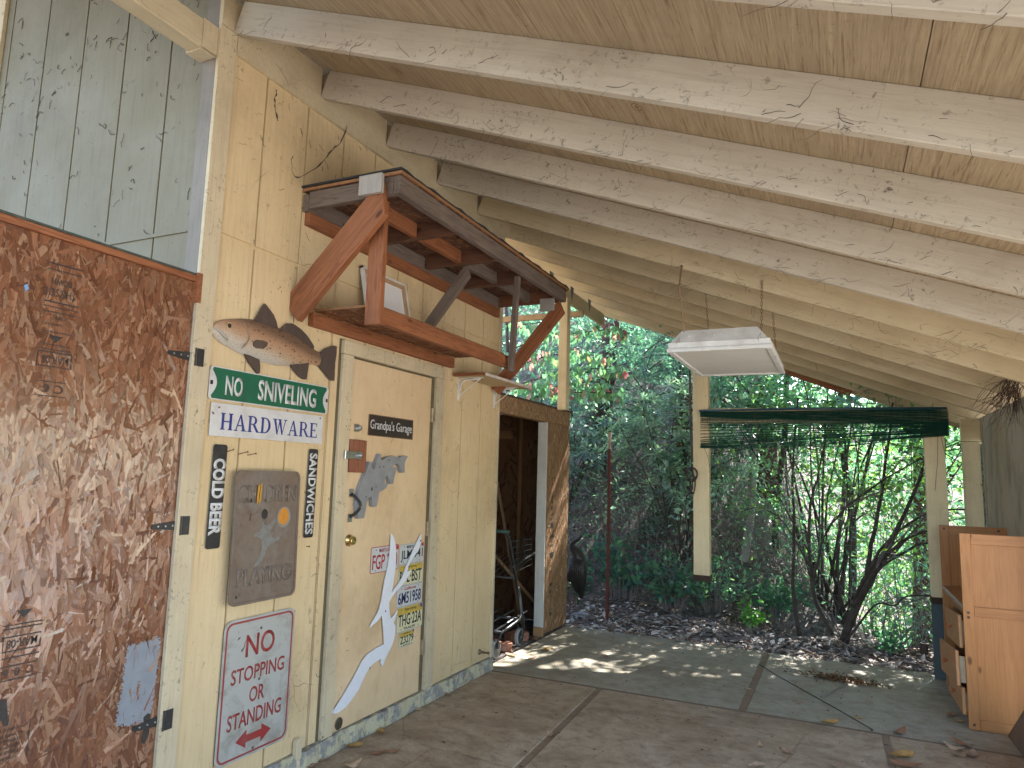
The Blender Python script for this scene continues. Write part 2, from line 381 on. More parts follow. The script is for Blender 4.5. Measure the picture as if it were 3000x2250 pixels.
# concrete curb under the wall, chipped and paint-splashed
def m_curb():
    t = NT('painted_curb'); v = t.pos(); n = t.noise(v, 9, 8, .75, .3)
    c = t.mix(t.ramp(t.noise(v, 40, 4, .6), (.35, 0), (.7, 1)), (.235, .225, .205), (.35, .335, .30))
    c = t.mix(t.ramp(n, (.47, 0), (.52, 1)), c, (.50, .45, .30))
    c = t.mix(t.ramp(t.noise(t.pos((1, .6, 2)), 14, 7, .8), (.6, 0), (.64, .9)), c, (.07, .07, .065))
    return t.done(c, .85, t.bump(t.noise(v, 28, 6, .7), .9, .012), spec=.2)
m = MB(); N = 80
for i in range(N):
    y0, y1 = i*YE/N, (i+1)*YE/N
    f = lambda y: .034+.006*math.sin(y*9)+.004*math.sin(y*31)+.003*math.sin(y*77)
    h = lambda y: .084+.003*math.sin(y*13)+.003*math.sin(y*57)
    m.hexa([(-.1, y0, -.02), (-.1, y1, -.02), (-.1, y1, h(y1)), (-.1, y0, h(y0))], [(f(y0), y0, -.02), (f(y1), y1, -.02), (f(y1)-.012, y1, h(y1)), (f(y0)-.012, y0, h(y0))])
m.build('curb', m_curb(), gw)
# corner boards
m = MB(); m.box(.0, .02, -.02, .074, .05, 3.462); m.build('corner_board', CREAM2, gw, bevel=.002)
m = MB(); m.box(-.082, -.0005, -.019, .0, .05, 3.62); m.build('side_corner_board', m_paint('dirty_grey_trim', (.26, .225, .185), (.21, .18, .15), (.09, .07, .055), axis=(8, 8, .5), web=False), gw, bevel=.002)
m = MB(); m.box(.002, .024, .076, YE, 3.372, 3.462); m.build('top_trim', CREAMB, gw, bevel=.002)
m = MB(); m.box(-.03, .018, YE-.018, YE+.012, .0, 3.42); m.build('end_trim', CREAM2, gw, bevel=.002)
# door opening
m = MB(); m.box(-.035, -.008, .945, 2.078, .084, 2.203); m.build('door_recess', OLIVE, gw)
m = MB(); m.box(-.008, .014, .975, 1.064, .085, 2.119).box(-.008, .016, .972, 2.062, 2.121, 2.198).box(-.008, .014, 1.968, 2.072, .085, 2.119); m.build('door_casing', CREAM2, gw, bevel=.0015)
dr = MB().box(-.0075, .004, 1.072, 1.914, .09, 2.108).build('door', DOORP, gw, bevel=.002)
STEEL = m_plain('galvanised_steel', (.50, .50, .49), .38, 1, dirt=(.2, .18, .15), scale=60)
BRASS = m_plain('worn_brass', (.55, .40, .16), .32, 1, dirt=(.14, .10, .05), scale=60)
BLACK = m_plain('black_iron', (.022, .022, .022), .5, 0, dirt=(.09, .07, .06), scale=30, damt=.35)
RUST = m_plain('rusty_steel', (.19, .10, .055), .75, .3, dirt=(.33, .30, .26), scale=90, bump=.4)
SCREW = m_plain('screw_heads', (.16, .12, .09), .5, .6)
for z in (1.86, 1.109, .36):
    m = MB(); m.box(.004, .0075, 1.912, 1.95, z-.046, z+.046); m.tube([(.011, 1.931, z-.047), (.011, 1.931, z+.047)], .007, 8)
    m.box(.0075, .009, 1.935, 1.946, z-.03, z-.018).box(.0075, .009, 1.935, 1.946, z+.018, z+.03)
    m.build('hinge', m_plain('old_hinge', (.36, .28, .18), .5, .5, dirt=(.06, .045, .035), scale=40), dr)
m = MB(); m.lathe((.004, 1.122, 1.092), (1, 0, 0), [(0, .033), (.004, .033), (.012, .028), (.02, .024), (.034, .023), (.037, .019)], 24); m.box(.041, .0425, 1.117, 1.127, 1.086, 1.098)
m.build('deadbolt', BRASS, dr, smooth=False)
m = MB(); m.lathe((.003, 1.124, .126), (1, 0, 0), [(0, .032), (.004, .032), (.006, .027)], 22)
m.build('blank_plate', m_plain('tarnished_plate', (.12, .10, .07), .5, .7, dirt=(.03, .025, .02), scale=70), dr)
m = MB(); zs = [1.214, 1.353]
for z in zs: m.box(.004, .0075, 1.098, 1.138, z-.022, z+.022); m.lathe((.0075, 1.118, z+.012), (1, 0, 0), [(0, .005), (.003, .004)], 8)
build_each(m, 'pull_plate', STEEL, dr)
m = MB(); m.tube([(.009, 1.118, 1.222)]+[(.012+.052*math.sin(math.pi*q), 1.118+.012*math.sin(math.pi*q), 1.222+.123*q) for q in [i/12 for i in range(1, 12)]]+[(.009, 1.118, 1.345)], .0085, 10)
m.build('pull_handle', BLACK, dr, smooth=True)
HW = m_wood('hasp_block_wood', (.30, .12, .065), (.22, .08, .045), (.13, .05, .03), rough=.7)
board('hasp_block', (.0135, 1.141, 1.466), (.0135, 1.141, 1.649), .146, .019, HW, dr, up=(0, 1, 0))
m = MB(); m.box(.0232, .027, 1.021, 1.168, 1.541, 1.583).box(.027, .03, 1.135, 1.150, 1.55, 1.574).tube([(.024, 1.024, 1.538), (.024, 1.024, 1.586)], .006, 8); m.lathe((.027, 1.142, 1.562), (1, 0, 0), [(0, .013), (.012, .012), (.02, .008)], 12)
m.build('hasp', STEEL, dr, bevel=.001)
m = MB(); m.prism([(1.108, 1.697), (1.150, 1.697), (1.172, 1.709), (1.172, 1.727), (1.150, 1.739), (1.108, 1.739)], .0042, .008); m.lathe((.008, 1.148, 1.718), (1, 0, 0), [(0, .014), (.012, .013), (.02, .009)], 12)
m.build('hasp_staple', STEEL, dr)
m = MB()
for dy, dz in ((0, 0), (.004, .035), (.03, .005), (.034, .038), (.012, -.018), (.032, -.02)): m.lathe((.0143, 1.03+dy, 1.72+dz), (1, 0, 0), [(0, .0035), (.0008, .003)], 7)
build_each(m, 'screw_hole', BLACK, gw)

# ================================================================ end wall to the left (y = 0 plane, facing the camera)
lw = thing('gable_wall', 'grey green grooved plywood wall above the chipboard door on the left', 'wall', (-1.6, .01, 0))
def grooved_y(mb, x0, x1, z0, z1, grooves, y=0.0, th=.02, gw_=.011, dp=.007):
    gs = sorted(g_ for g_ in grooves if x0+.01 < g_ < x1-.01); prof = [(x0, y)]
    for g_ in gs: prof += [(g_-gw_/2, y), (g_-gw_/2+.0015, y+dp), (g_+gw_/2-.0015, y+dp), (g_+gw_/2, y)]
    prof += [(x1, y)]
    zt = z1 if callable(z1) else (lambda x: z1)
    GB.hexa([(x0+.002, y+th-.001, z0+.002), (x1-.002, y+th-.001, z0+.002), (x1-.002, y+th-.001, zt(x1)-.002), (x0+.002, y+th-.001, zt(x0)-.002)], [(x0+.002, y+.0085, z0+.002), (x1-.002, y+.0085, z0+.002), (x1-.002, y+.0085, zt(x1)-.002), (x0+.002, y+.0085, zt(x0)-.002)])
    for a, b in zip(prof[:-1], prof[1:]):
        if a[1] != y or b[1] != y: continue
        mb.hexa([(a[0], y+th, z0), (b[0], y+th, z0), (b[0], y+th, zt(b[0])), (a[0], y+th, zt(a[0]))], [(a[0], a[1], z0), (b[0], b[1], z0), (b[0], b[1], zt(b[0])), (a[0], a[1], zt(a[0]))])
G2 = [-.33-.3365*i for i in range(9)]
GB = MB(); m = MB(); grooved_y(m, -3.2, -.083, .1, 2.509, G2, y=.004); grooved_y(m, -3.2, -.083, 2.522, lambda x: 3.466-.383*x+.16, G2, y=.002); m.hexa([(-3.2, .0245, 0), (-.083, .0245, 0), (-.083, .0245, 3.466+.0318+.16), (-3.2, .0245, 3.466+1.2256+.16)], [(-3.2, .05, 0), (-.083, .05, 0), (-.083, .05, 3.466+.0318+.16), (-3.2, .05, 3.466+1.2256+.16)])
m.build('siding', GRAYW, lw); GB.build('groove_backing', m_plain('grey_groove_shade', (.17, .15, .09), .8, dirt=(.03, .025, .02), scale=4), lw)  # groove shade painted as a darker backing here too
m = MB(); m.box(-3.2, -.083, -.004, .006, 2.507, 2.524); m.build('seam_flashing', GRAYW, lw)
m = MB(); m.box(-1.86, -1.74, -.02, .0015, .1, 4.6); m.build('batten', CREAM2, lw, bevel=.002)

# ================================================================ carport roof
SL = .383; AN = math.atan(SL)
def rb(x): return 3.466-SL*x                  # underside of the rafters
rf = thing('carport_roof', 'low sloping carport roof of plywood on exposed cream rafters above the concrete floor', 'roof', (1.8, 2.4, 2.1))
RH = .165
def m_ceil():
    t = NT('roof_plywood'); v = t.pos((14, .55, 14))
    g_ = t.noise(v, 3.2, 7, .72, 1.2); f = t.noise(t.pos((60, 2.2, 60)), 2, 5, .7, .5)
    c = t.mix(t.ramp(g_, (.38, 0), (.62, 1)), (.47, .37, .245), (.37, .285, .185))
    c = t.mix(t.ramp(f, (.52, 0), (.66, .75)), c, (.20, .13, .07))
    big = t.noise(t.pos(), 1.4, 6, .65); c = t.mix(t.ramp(big, (.52, 0), (.72, .55)), c, (.29, .22, .155))
    k = t.voro(t.pos((3.2, 2.2, 0)), 1.0, 'F1', 0); kk = t.math('FRACT', t.math('MULTIPLY', k, 26.0))
    c = t.mix(t.math('MULTIPLY', t.ramp(k, (.07, .8), (.12, 0)), t.ramp(kk, (.2, 0), (.8, 1))), c, (.2, .12, .06))
    c = t.mix(t.math('MULTIPLY', specks(t, 40, .62, .7), .7), c, (.05, .032, .022))
    return t.done(c, .75, t.bump(t.math('ADD', g_, f), .55, .006), spec=.2)
CEIL = m_ceil()
m = MB(); cuts = [-.62, .415, 1.567, 2.722, 3.98]
for a, b in zip(cuts[:-1], cuts[1:]):
    for y0, y1 in ((-1.5, 1.2425), (1.2445, 3.6), (3.602, 6.22)):
        for xa, xb in (((a, b),) if a > -.1 else (((-.12, b),) if y0 < 2.9 and y1 < 2.9 else ((-.12, b),))):
            z = lambda x, o: rb(x)+RH+o
            xa2, xb2 = xa+.0015, xb-.0015
            m.hexa([(xa2, y0, z(xa2, .018)), (xa2, y1, z(xa2, .018)), (xb2, y1, z(xb2, .018)), (xb2, y0, z(xb2, .018))], [(xa2, y0, z(xa2, .0005)), (xa2, y1, z(xa2, .0005)), (xb2, y1, z(xb2, .0005)), (xb2, y0, z(xb2, .0005))])
xa2, xb2 = -.75, -.1215
m.hexa([(xa2, 2.96, z(xa2, .018)), (xa2, 6.22, z(xa2, .018)), (xb2, 6.22, z(xb2, .018)), (xb2, 2.96, z(xb2, .018))], [(xa2, 2.96, z(xa2, .0005)), (xa2, 6.22, z(xa2, .0005)), (xb2, 6.22, z(xb2, .0005)), (xb2, 2.96, z(xb2, .0005))])
m.hexa([(-3.5, -1.5, z(-3.5, .018)), (-3.5, .055, z(-3.5, .018)), (-.1225, .055, z(-.1225, .018)), (-.1225, -1.5, z(-.1225, .018))], [(-3.5, -1.5, z(-3.5, .0005)), (-3.5, .055, z(-3.5, .0005)), (-.1225, .055, z(-.1225, .0005)), (-.1225, -1.5, z(-.1225, .0005))])
m.build('roof_plywood', CEIL, rf)
m = MB(); m.hexa([(-.75, -1.5, z(-.75, .03)), (-.75, 6.22, z(-.75, .03)), (3.98, 6.22, z(3.98, .03)), (3.98, -1.5, z(3.98, .03))], [(-.75, -1.5, z(-.75, .019)), (-.75, 6.22, z(-.75, .019)), (3.98, 6.22, z(3.98, .019)), (3.98, -1.5, z(3.98, .019))])
m.build('roofing_felt', m_plain('roofing_felt', (.05, .05, .05), .9), rf)
ry = [.05+.596*i for i in range(-2, 11)]
for i, y in enumerate(ry):
    x0 = .0215 if y < 2.9 else -.7
    hm = RH/2
    x1 = 3.9
    board('rafter', (x0+.02, y+.019, rb(x0+.02)+hm), (x1, y+.019, rb(x1)+hm), RH*math.cos(AN), .038, RAFT if y < 2.3 else CREAMB, rf, bevel=.003)  # near rafters coloured cooler than the far ones, painting in skylight
m = MB()
for a, b in zip([-.0185]+[y+.04 for y in ry[3:8]], ry[3:8]+[2.94]):
    if b-a > .05: m.box(-.02, .0205, a, b, 3.464, 3.466+RH-.012)
m.build('blocking', CREAMB, rf)
BEAM2 = CREAMB
board('wall_beam', (-.045, -1.5, 3.371), (-.045, -.024, 3.371), .132, .09, CREAMB, rf, bevel=.004)
m = MB(); m.box(-.098, -.092, -.10, -.022, 3.30, 3.44).box(.0015, .005, -.10, -.022, 3.30, 3.44).box(-.098, .005, -.10, -.022, 3.297, 3.3035); m.build('beam_hanger', CREAM2, rf)
board('ridge_beam', (-.02, 2.945, 3.345), (-.02, 5.69, 3.325), .14, .042, CREAMB, rf, bevel=.003)
for y in (4.01, 4.58, 5.14):
    m = MB(); m.prism([(y-.05, 3.44), (y+.05, 3.44), (y+.03, 3.36), (y, 3.29)], .004, .0065); m.build('hurricane_tie', m_plain('zinc_tie', (.17, .22, .23), .5, .6), rf)
m = MB()
m.hexa([(-.75, 6.21, rb(-.75)-.02), (3.95, 6.21, rb(3.95)-.02), (3.95, 6.21, rb(3.95)+RH), (-.75, 6.21, rb(-.75)+RH)], [(-.75, 6.235, rb(-.75)-.02), (3.95, 6.235, rb(3.95)-.02), (3.95, 6.235, rb(3.95)+RH), (-.75, 6.235, rb(-.75)+RH)])
m.build('barge_board', CREAMB, rf)
board('splice_board', (1.72, 6.2, rb(1.72)+.03), (2.62, 6.2, rb(2.62)+.0), .10, .018, REDW, rf)
POSTP = m_paint('post_paint', (.72, .60, .38), (.64, .52, .32), (.4, .3, .18), axis=(.4, 6, 6), rnd=True, web=False, speck=(.62, .7), grainbump=.2)
ENDW = m_plain('rotten_end_grain', (.05, .03, .02), .95)
def post(x, y, z0, z1, w=.142, t=.09, end=True):
    p = board('post', (x, y, z0), (x, y, z1), w, t, POSTP, rf, up=(1, 0, 0), bevel=.004)
    if end:
        m = MB(); m.box(x-w/2-.004, x+w/2+.004, y-t/2-.002, y+t/2, z0-.05, z0-.001); m.build('cut_end', ENDW, p)
post(1.336, 4.49, .635, 2.72)
post(3.178, 4.49, .62, 2.125)
post(-.0, 4.40, 2.132, 3.27, .09, .09, False)
board('tie_beam', (1.41, 4.51, 2.07), (3.1, 4.51, 2.06), .135, .038, POSTP, rf)
board('tie_beam', (-1.2, 4.62, 3.155), (.12, 4.62, 3.155), .06, .038, m_plain('tan_beam', (.36, .25, .14), .8), rf)

# low wall on the right
rw = thing('side_wall', 'weathered plywood and corrugated side wall under the low edge of the roof, right', 'wall', (3.65, 4.4, 0))
PLYG = m_wood('weathered_plywood', (.45, .365, .25), (.38, .305, .205), (.25, .19, .125), ring=.6, stain=.6, rough=.75)
board('plywood_panel', (3.600, 4.03, .0), (3.600, 4.03, 2.082), 1.99, .016, PLYG, rw, up=(0, 1, 0))
board('wall_plate', (3.63, -1.5, 1.985), (3.63, 6.2, 1.985), .20, .038, CREAMB, rw)
board('edge_batten', (3.588, 5.0, 0), (3.588, 5.0, 2.08), .05, .006, PLYG, rw, up=(0, 1, 0))
board('post', (3.535, 5.245, -.3), (3.535, 5.245, 1.88), .13, .09, POSTP, rw, up=(1, 0, 0))
board('post', (3.655, -.6, -.1), (3.655, -.6, 1.88), .09, .09, POSTP, rw, up=(1, 0, 0))
board('post_cap', (3.46, 5.22, 1.985), (3.609, 5.22, 1.985), .20, .04, POSTP, rw)
m = MB(); nz = 150
for i in range(nz):
    z0, z1 = -.2+i*2.07/nz, -.2+(i+1)*2.07/nz
    w_ = lambda z: 3.628+.009*math.sin(z*2*math.pi/.076)
    m.add([(w_(z0), 5.035, z0), (w_(z0), 6.1, z0), (w_(z1), 6.1, z1), (w_(z1), 5.035, z1)], [(0, 1, 2, 3)])
cs = m.build('corrugated_sheet', m_plain('corrugated_zinc', (.55, .57, .56), .3, .7, dirt=(.25, .25, .22)), rw, smooth=True)
so = cs.modifiers.new('thickness', 'SOLIDIFY'); so.thickness = .0015
# ================================================================ oriented strand board
OSBP = [(.25, .098, .046), (.21, .08, .037), (.29, .125, .064), (.18, .067, .031), (.36, .20, .12), (.23, .09, .043), (.15, .054, .027), (.29, .14, .08)]
TANP = [(.40, .25, .135), (.34, .20, .10), (.45, .29, .17), (.30, .165, .08), (.36, .22, .12)]
def colattr(me, per_face):
    """per-face colours written on the mesh's corners"""
    a = me.color_attributes.new('Col', 'FLOAT_COLOR', 'CORNER')
    tot = np.empty(len(me.polygons), int); me.polygons.foreach_get('loop_total', tot)
    c = np.repeat(np.asarray(per_face, float), tot, 0); c = np.concatenate([c, np.ones((len(c), 1))], 1)
    a.data.foreach_set('color', c.ravel())
def osb(name, m, parent, w, h, thick, M, n, seed, bias=28, lmin=.05, lmax=.17, pal=OSBP, bright=1.0):
    """chipboard: a backing panel covered with overlapping glued strands; local u 0..w, v 0..h, front towards +n (local Z)"""
    g_ = np.random.default_rng(seed)
    V = [(0, 0, -thick), (w, 0, -thick), (w, h, -thick), (0, h, -thick), (0, 0, 0), (w, 0, 0), (w, h, 0), (0, h, 0)]
    F = [(3, 2, 1, 0), (4, 5, 6, 7), (0, 1, 5, 4), (1, 2, 6, 5), (2, 3, 7, 6), (3, 0, 4, 7)]
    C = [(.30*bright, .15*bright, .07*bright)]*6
    for i in range(n):
        L = g_.uniform(lmin, lmax); b = L*g_.uniform(.09, .24); a = R(90+g_.normal(0, bias)) if g_.random() < .8 else g_.uniform(0, math.pi)
        cx, cy = g_.uniform(0, w), g_.uniform(0, h); z0 = .0002+.0011*i/n
        ux, uy = math.cos(a), math.sin(a); k = len(V)
        p = []
        for s_, t_ in ((-1, -1), (-.2, -1.05), (1, -.9), (1.05, .2), (.9, 1), (-.3, 1), (-1, .8)):
            s2 = s_*L/2*(1+g_.uniform(-.06, .06)); t2 = t_*b/2*(1+g_.uniform(-.25, .25))
            p.append((min(w, max(0, cx+ux*s2-uy*t2)), min(h, max(0, cy+uy*s2+ux*t2)), 0))
        tx, ty = g_.normal(0, .014), g_.normal(0, .075)
        V += [(q[0], q[1], z0+abs(tx)*.02+tx*(q[0]-cx)*.5+ty*(q[1]-cy)*.2+.0004) if False else (q[0], q[1], z0+max(0, .0009+tx*((q[0]-cx)*ux+(q[1]-cy)*uy)+ty*(-(q[0]-cx)*uy+(q[1]-cy)*ux))) for q in p]
        F.append(tuple(range(k, k+7)))
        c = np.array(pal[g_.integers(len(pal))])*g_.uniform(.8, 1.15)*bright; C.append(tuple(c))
    me = bpy.data.meshes.new(name); me.from_pydata(V, [], F); me.update(); colattr(me, C)
    return link(name, me, m, parent, mat=M)
def m_osb(name, rough, spec, paint=None):
    t = NT(name); a = t.n('Attribute', attribute_name='Col').outputs[0]
    v = t.pos((1, 1, 1)); f = t.noise(t.pos((90, 14, 14)), 1.4, 5, .7)
    c = t.mix(t.ramp(f, (.4, 0), (.7, .5)), a, t.mix(1.0, a, (.42, .36, .32), 'MULTIPLY'))
    c = t.mix(t.ramp(t.noise(v, 2.2, 5, .65), (.5, 0), (.72, .4)), c, (.16, .085, .045))
    c = t.mix(t.ramp(t.noise(v, 17, 5, .7), (.66, 0), (.7, .8)), c, (.05, .028, .018))
    return t.done(c, t.ramp(f, (.3, rough-.07), (.7, rough+.12)), t.bump(f, .35, .002), spec=spec)
OSB1 = m_osb('varnished_chipboard', .2, .6); OSB1.node_tree.nodes['Principled BSDF'].inputs['Coat Weight'].default_value = 1.0; OSB1.node_tree.nodes['Principled BSDF'].inputs['Coat Roughness'].default_value = .13
OSB2 = m_osb('raw_chipboard', .6, .3)
INK = m_plain('stamp_ink', (.035, .028, .024), .6, var=.4, scale=120)

cd = thing('chipboard_door', 'glossy brown chipboard door with black strap hinges, swung open flat on the left', 'door', (0, -.62, .05))
DW = 1.26
Mx = Matrix(((0, 0, 1, -.004), (1, 0, 0, -DW-.012), (0, 1, 0, .05), (0, 0, 0, 1)))   # u -> +y, v -> +z, n -> +x
osb('panel', OSB1, cd, DW, 2.212, .018, Mx, 9500, 3, bias=22, lmin=.035, lmax=.13)
board('top_rail', (.004, -DW-.012, 2.274), (.004, -.004, 2.274), .026, .022, REDW, cd)
m = MB(); m.box(-.02, .0155, -DW-.012, -.004, 2.2875, 2.296); m.build('edge_flashing', m_plain('green_flashing', (.05, .06, .045), .8, dirt=(.2, .17, .12)), cd)
m = MB(); m.box(-.005, .022, -.030, -.004, 2.17, 2.30); m.build('corner_block', REDW, cd)
def strap(zc, y0, y1):
    m = MB(); m.prism([(y0, zc-.006), (y0+.004, zc-.009), (-.012, zc-.019), (-.012, zc+.019), (y0+.004, zc+.009), (y0, zc+.006)], -.0015, .004)
    m.box(.0205, .024, .002, .036, zc-.038, zc+.038); m.tube([(.016, -.004, zc-.039), (.016, -.004, zc+.039)], .0065, 8)
    h = m.build('strap_hinge', BLACK, cd)
    s = MB()
    for q in (.25, .55, .85): s.lathe((.004, y0+(-.012-y0)*q, zc), (1, 0, 0), [(0, .0042), (.0015, .0035)], 8)
    build_each(s, 'screw', STEEL, h)
strap(1.938, -.125, .02); strap(1.232, -.125, .02); strap(.468, -.125, .02)
# sprayed grey patch and mill stamps
def m_spray():
    t = NT('grey_spray_paint'); v = t.pos()
    c = t.mix(t.ramp(t.noise(v, 18, 6, .7), (.4, 0), (.7, 1)), (.24, .255, .285), (.31, .325, .355))
    m_ = t.done(c, .55, t.bump(t.noise(t.pos((1, 3, 1)), 60, 4), .4, .002))
    return m_
gp = [(-.176, .787), (-.15, .789), (-.11, .781), (-.075, .788), (-.05, .796), (-.038, .777), (-.042, .69), (-.04, .6), (-.05, .50), (-.056, .47), (-.085, .474), (-.105, .489), (-.13, .484), (-.15, .489), (-.175, .497), (-.2, .502), (-.197, .57), (-.186, .63), (-.188, .70)]
# subdivided blotch outline for a feathered edge
pp = []
for i, a in enumerate(gp):
    b = gp[(i+1) % len(gp)]
    for k in range(7):
        q = k/7; r_ = random.uniform(-.006, .006); pp.append((a[0]+(b[0]-a[0])*q+r_, a[1]+(b[1]-a[1])*q+random.uniform(-.006, .006)))
def inside(y, z, poly):
    c_ = False
    for (ya_, za_), (yb_, zb_) in zip(poly, poly[1:]+poly[:1]):
        if (za_ > z) != (zb_ > z) and y < (yb_-ya_)*(z-za_)/(zb_-za_)+ya_: c_ = not c_
    return c_
m = MB(); cs_ = .0045; random.seed(4)
for iy in range(-48, -6):
    for iz in range(100, 182):
        y_, z_ = iy*cs_, iz*cs_
        hit = sum(inside(y_+random.gauss(0, .005), z_+random.gauss(0, .005), gp) for _ in range(3))
        if hit >= 2 and not (abs(y_+.118) < .006 and .57 < z_ < .64 and random.random() < .6):
            k = -.0011+.0006*((iy+iz) % 2)
            m.add([(k, y_, z_), (k, y_+cs_*1.05, z_), (k, y_+cs_*1.05, z_+cs_*1.05), (k, y_, z_+cs_*1.05)], [(0, 1, 2, 3)])
m.build('grey_paint_patch', m_spray(), cd)
m = MB(); m.prism([(-.08, .50), (-.076, .455), (-.082, .41), (-.066, .395), (-.05, .43), (-.047, .47), (-.05, .505), (-.062, .51)], -.0017, .0002); m.build('black_paint_smear', INK, cd)
XI = -.0002
st = MB()
def ln(y0, z0, y1, z1, w=.004): 
    d_ = Vector((y1-y0, z1-z0)); nrm = Vector((-d_.y, d_.x)).normalized()*w/2
    st.prism([(y0+nrm.x, z0+nrm.y), (y1+nrm.x, z1+nrm.y), (y1-nrm.x, z1-nrm.y), (y0-nrm.x, z0-nrm.y)], XI-.0006, XI)
for z in (2.172, 2.150, 2.035, 2.018, 2.000): ln(-.63, z, -.508, z+.001, .005 if z in (2.172, 2.035) else .003)
for z in (1.93, 1.885, 1.868): ln(-.632, z, -.52, z, .003)
for z in (1.858, 1.808): ln(-.63, z, -.513, z, .004)
ln(-.513, 1.808, -.513, 1.858); ln(-.63, 1.808, -.63, 1.858, .003); ln(-.625, 1.755, -.52, 1.755, .003); ln(-.625, 1.705, -.52, 1.705, .003)
for z in (.94, .928, .902, .856, .835): ln(-.635, z, -.512, z, .004)
ln(-.512, .902, -.512, .856); ln(-.632, .902, -.632, .856)
for z in (.808, .764): ln(-.63, z, -.515, z, .004)
ln(-.515, .62, -.515, .50, .003)
st.prism([(-.60, 1.918), (-.55, 1.918), (-.575, 1.893)], XI-.0006, XI); st.prism([(-.60, .985), (-.55, .985), (-.575, .958)], XI-.0006, XI)
st.prism([(-.63, .705), (-.60, .705), (-.585, .62), (-.60, .62), (-.605, .64), (-.625, .64), (-.63, .62), (-.645, .62)], XI-.0006, XI)
st.build('stamp_frame', INK, cd)
def stamp(b, y0, y1, z0, z1, rot=180): text(b, 'mill_stamp', INK, cd, XI, y0, y1, z0, z1, rot, bold=.01, depth=0)
stamp('DOWN', -.612, -.540, 2.098, 2.122); stamp('THIS SIDE', -.632, -.522, 2.056, 2.085)
stamp('OSB', -.585, -.55, 1.975, 1.988); stamp('Span 24/16 NO', -.628, -.56, 1.952, 1.964)
stamp('MAR-08', -.615, -.523, 1.818, 1.847); stamp('C 6', -.60, -.53, 1.715, 1.745)
stamp('MAR-08', -.62, -.523, .865, .893); stamp('C  0  6', -.622, -.525, .773, .80)
for i, s_ in enumerate(('SPACE 1/8 IN AT EDGES', 'ALL PANEL JOINTS', 'USE 6d NAILS AT 6 IN', 'KEEP DRY DURING', 'STORAGE AND USE', 'EXPOSURE RATED')): stamp(s_, -.632, -.53-.004*i, .600-.018*i, .61-.018*i)
m = MB(); m.prism([(-.70, 2.07), (-.69, 2.076), (-.684, 2.06), (-.692, 2.05)], -.001, .0004); m.build('blue_sticker', m_plain('blue_tape', (.16, .33, .55), .5), cd)

# ================================================================ lean-to shed of chipboard
sh = thing('chipboard_shed', 'open chipboard lean-to shed beyond the end of the cream wall, white stud at its doorway', 'shed', (-.9, 3.9, 0))
Mh = Matrix(((0, 0, 1, -.045), (1, 0, 0, 2.968), (0, 1, 0, 1.99), (0, 0, 0, 1)))
osb('header', OSB2, sh, 1.745, .145, .012, Mh, 420, 5, bias=90, lmin=.04, lmax=.11, pal=TANP)
Mp = Matrix(((0, 0, 1, -.045), (1, 0, 0, 4.132), (0, 1, 0, .022), (0, 0, 0, 1)))
osb('front_panel', OSB2, sh, .58, 1.965, .012, Mp, 1700, 6, bias=25, lmin=.03, lmax=.09, pal=TANP)
st = MB()
zz = 1.56
random.seed(5)
while zz > .16:
    hgt = random.choice((.012, .02, .03, .045)); k = random.random()
    if k < .55:
        for j in range(random.randint(2, 4)): st.box(-.0416, -.0408, 4.235+random.uniform(0, .02)+j*.022, 4.25+j*.022+random.uniform(.003, .012), zz-hgt, zz)
    elif k < .8: st.box(-.0416, -.0408, 4.235, 4.31, zz-.006, zz)
    zz -= hgt+random.uniform(.008, .035)
build_each(st, 'mill_stamp', INK, sh)
WHT = m_paint('white_stud_paint', (.62, .60, .55), (.52, .50, .46), (.3, .28, .25), axis=(.4, 5, 5), rnd=True, web=False)
board('door_stud', (-.094, 4.119, .085), (-.094, 4.119, 1.988), .092, .024, WHT, sh, up=(1, 0, 0))
board('stud_block', (-.094, 4.118, .0), (-.094, 4.118, .083), .098, .026, m_wood('pale_pine', (.42, .25, .12), (.34, .19, .085), (.22, .11, .05)), sh, up=(1, 0, 0))
board('jamb', (-.028, 2.955, 0), (-.028, 2.955, 2.13), .045, .024, m_plain('pinkish_primer', (.47, .33, .24), .7, dirt=(.2, .07, .045), scale=5), sh, up=(1, 0, 0))
m = MB(); m.box(-2.3, -.06, 2.95, 4.85, 2.142, 2.16); m.build('roof_deck', m_plain('dark_deck', (.10, .07, .05), .9), sh)
osb('back_panel', OSB2, sh, 1.9, 2.1, .012, Matrix(((0, 0, 1, -2.25), (1, 0, 0, 2.95), (0, 1, 0, .02), (0, 0, 0, 1))), 900, 8, lmin=.06, lmax=.2, bright=.45)  # strand colours darkened to paint the shade inside the shed
osb('side_panel', OSB2, sh, 2.2, 2.1, .012, Matrix(((1, 0, 0, -2.25), (0, 0, -1, 4.70), (0, 1, 0, .02), (0, 0, 0, 1))), 900, 9, lmin=.06, lmax=.2, bright=.45)  # darkened like the back panel, for the unlit interior
PINE = m_wood('pine_stud', (.26, .14, .06), (.20, .10, .045), (.12, .06, .03))
for x in (-.55, -1.0, -1.5): board('stud', (x, 4.65, .02), (x, 4.65, 2.12), .038, .085, PINE, sh, up=(1, 0, 0))
for y in (3.3, 3.75, 4.3): board('stud', (-2.19, y, .02), (-2.19, y, 2.12), .085, .038, PINE, sh, up=(1, 0, 0))
board('cross_rail', (-2.2, 4.66, 1.9), (-.14, 4.74, 1.9), .085, .038, PINE, sh)
board('header_rail', (-.09, 2.97, 2.03), (-.09, 4.69, 2.03), .09, .036, PINE, sh)
m = MB(); m.box(-2.24, -.07, 2.96, 4.8, -.05, -.001); m.build('dirt_floor', LITTER, sh)
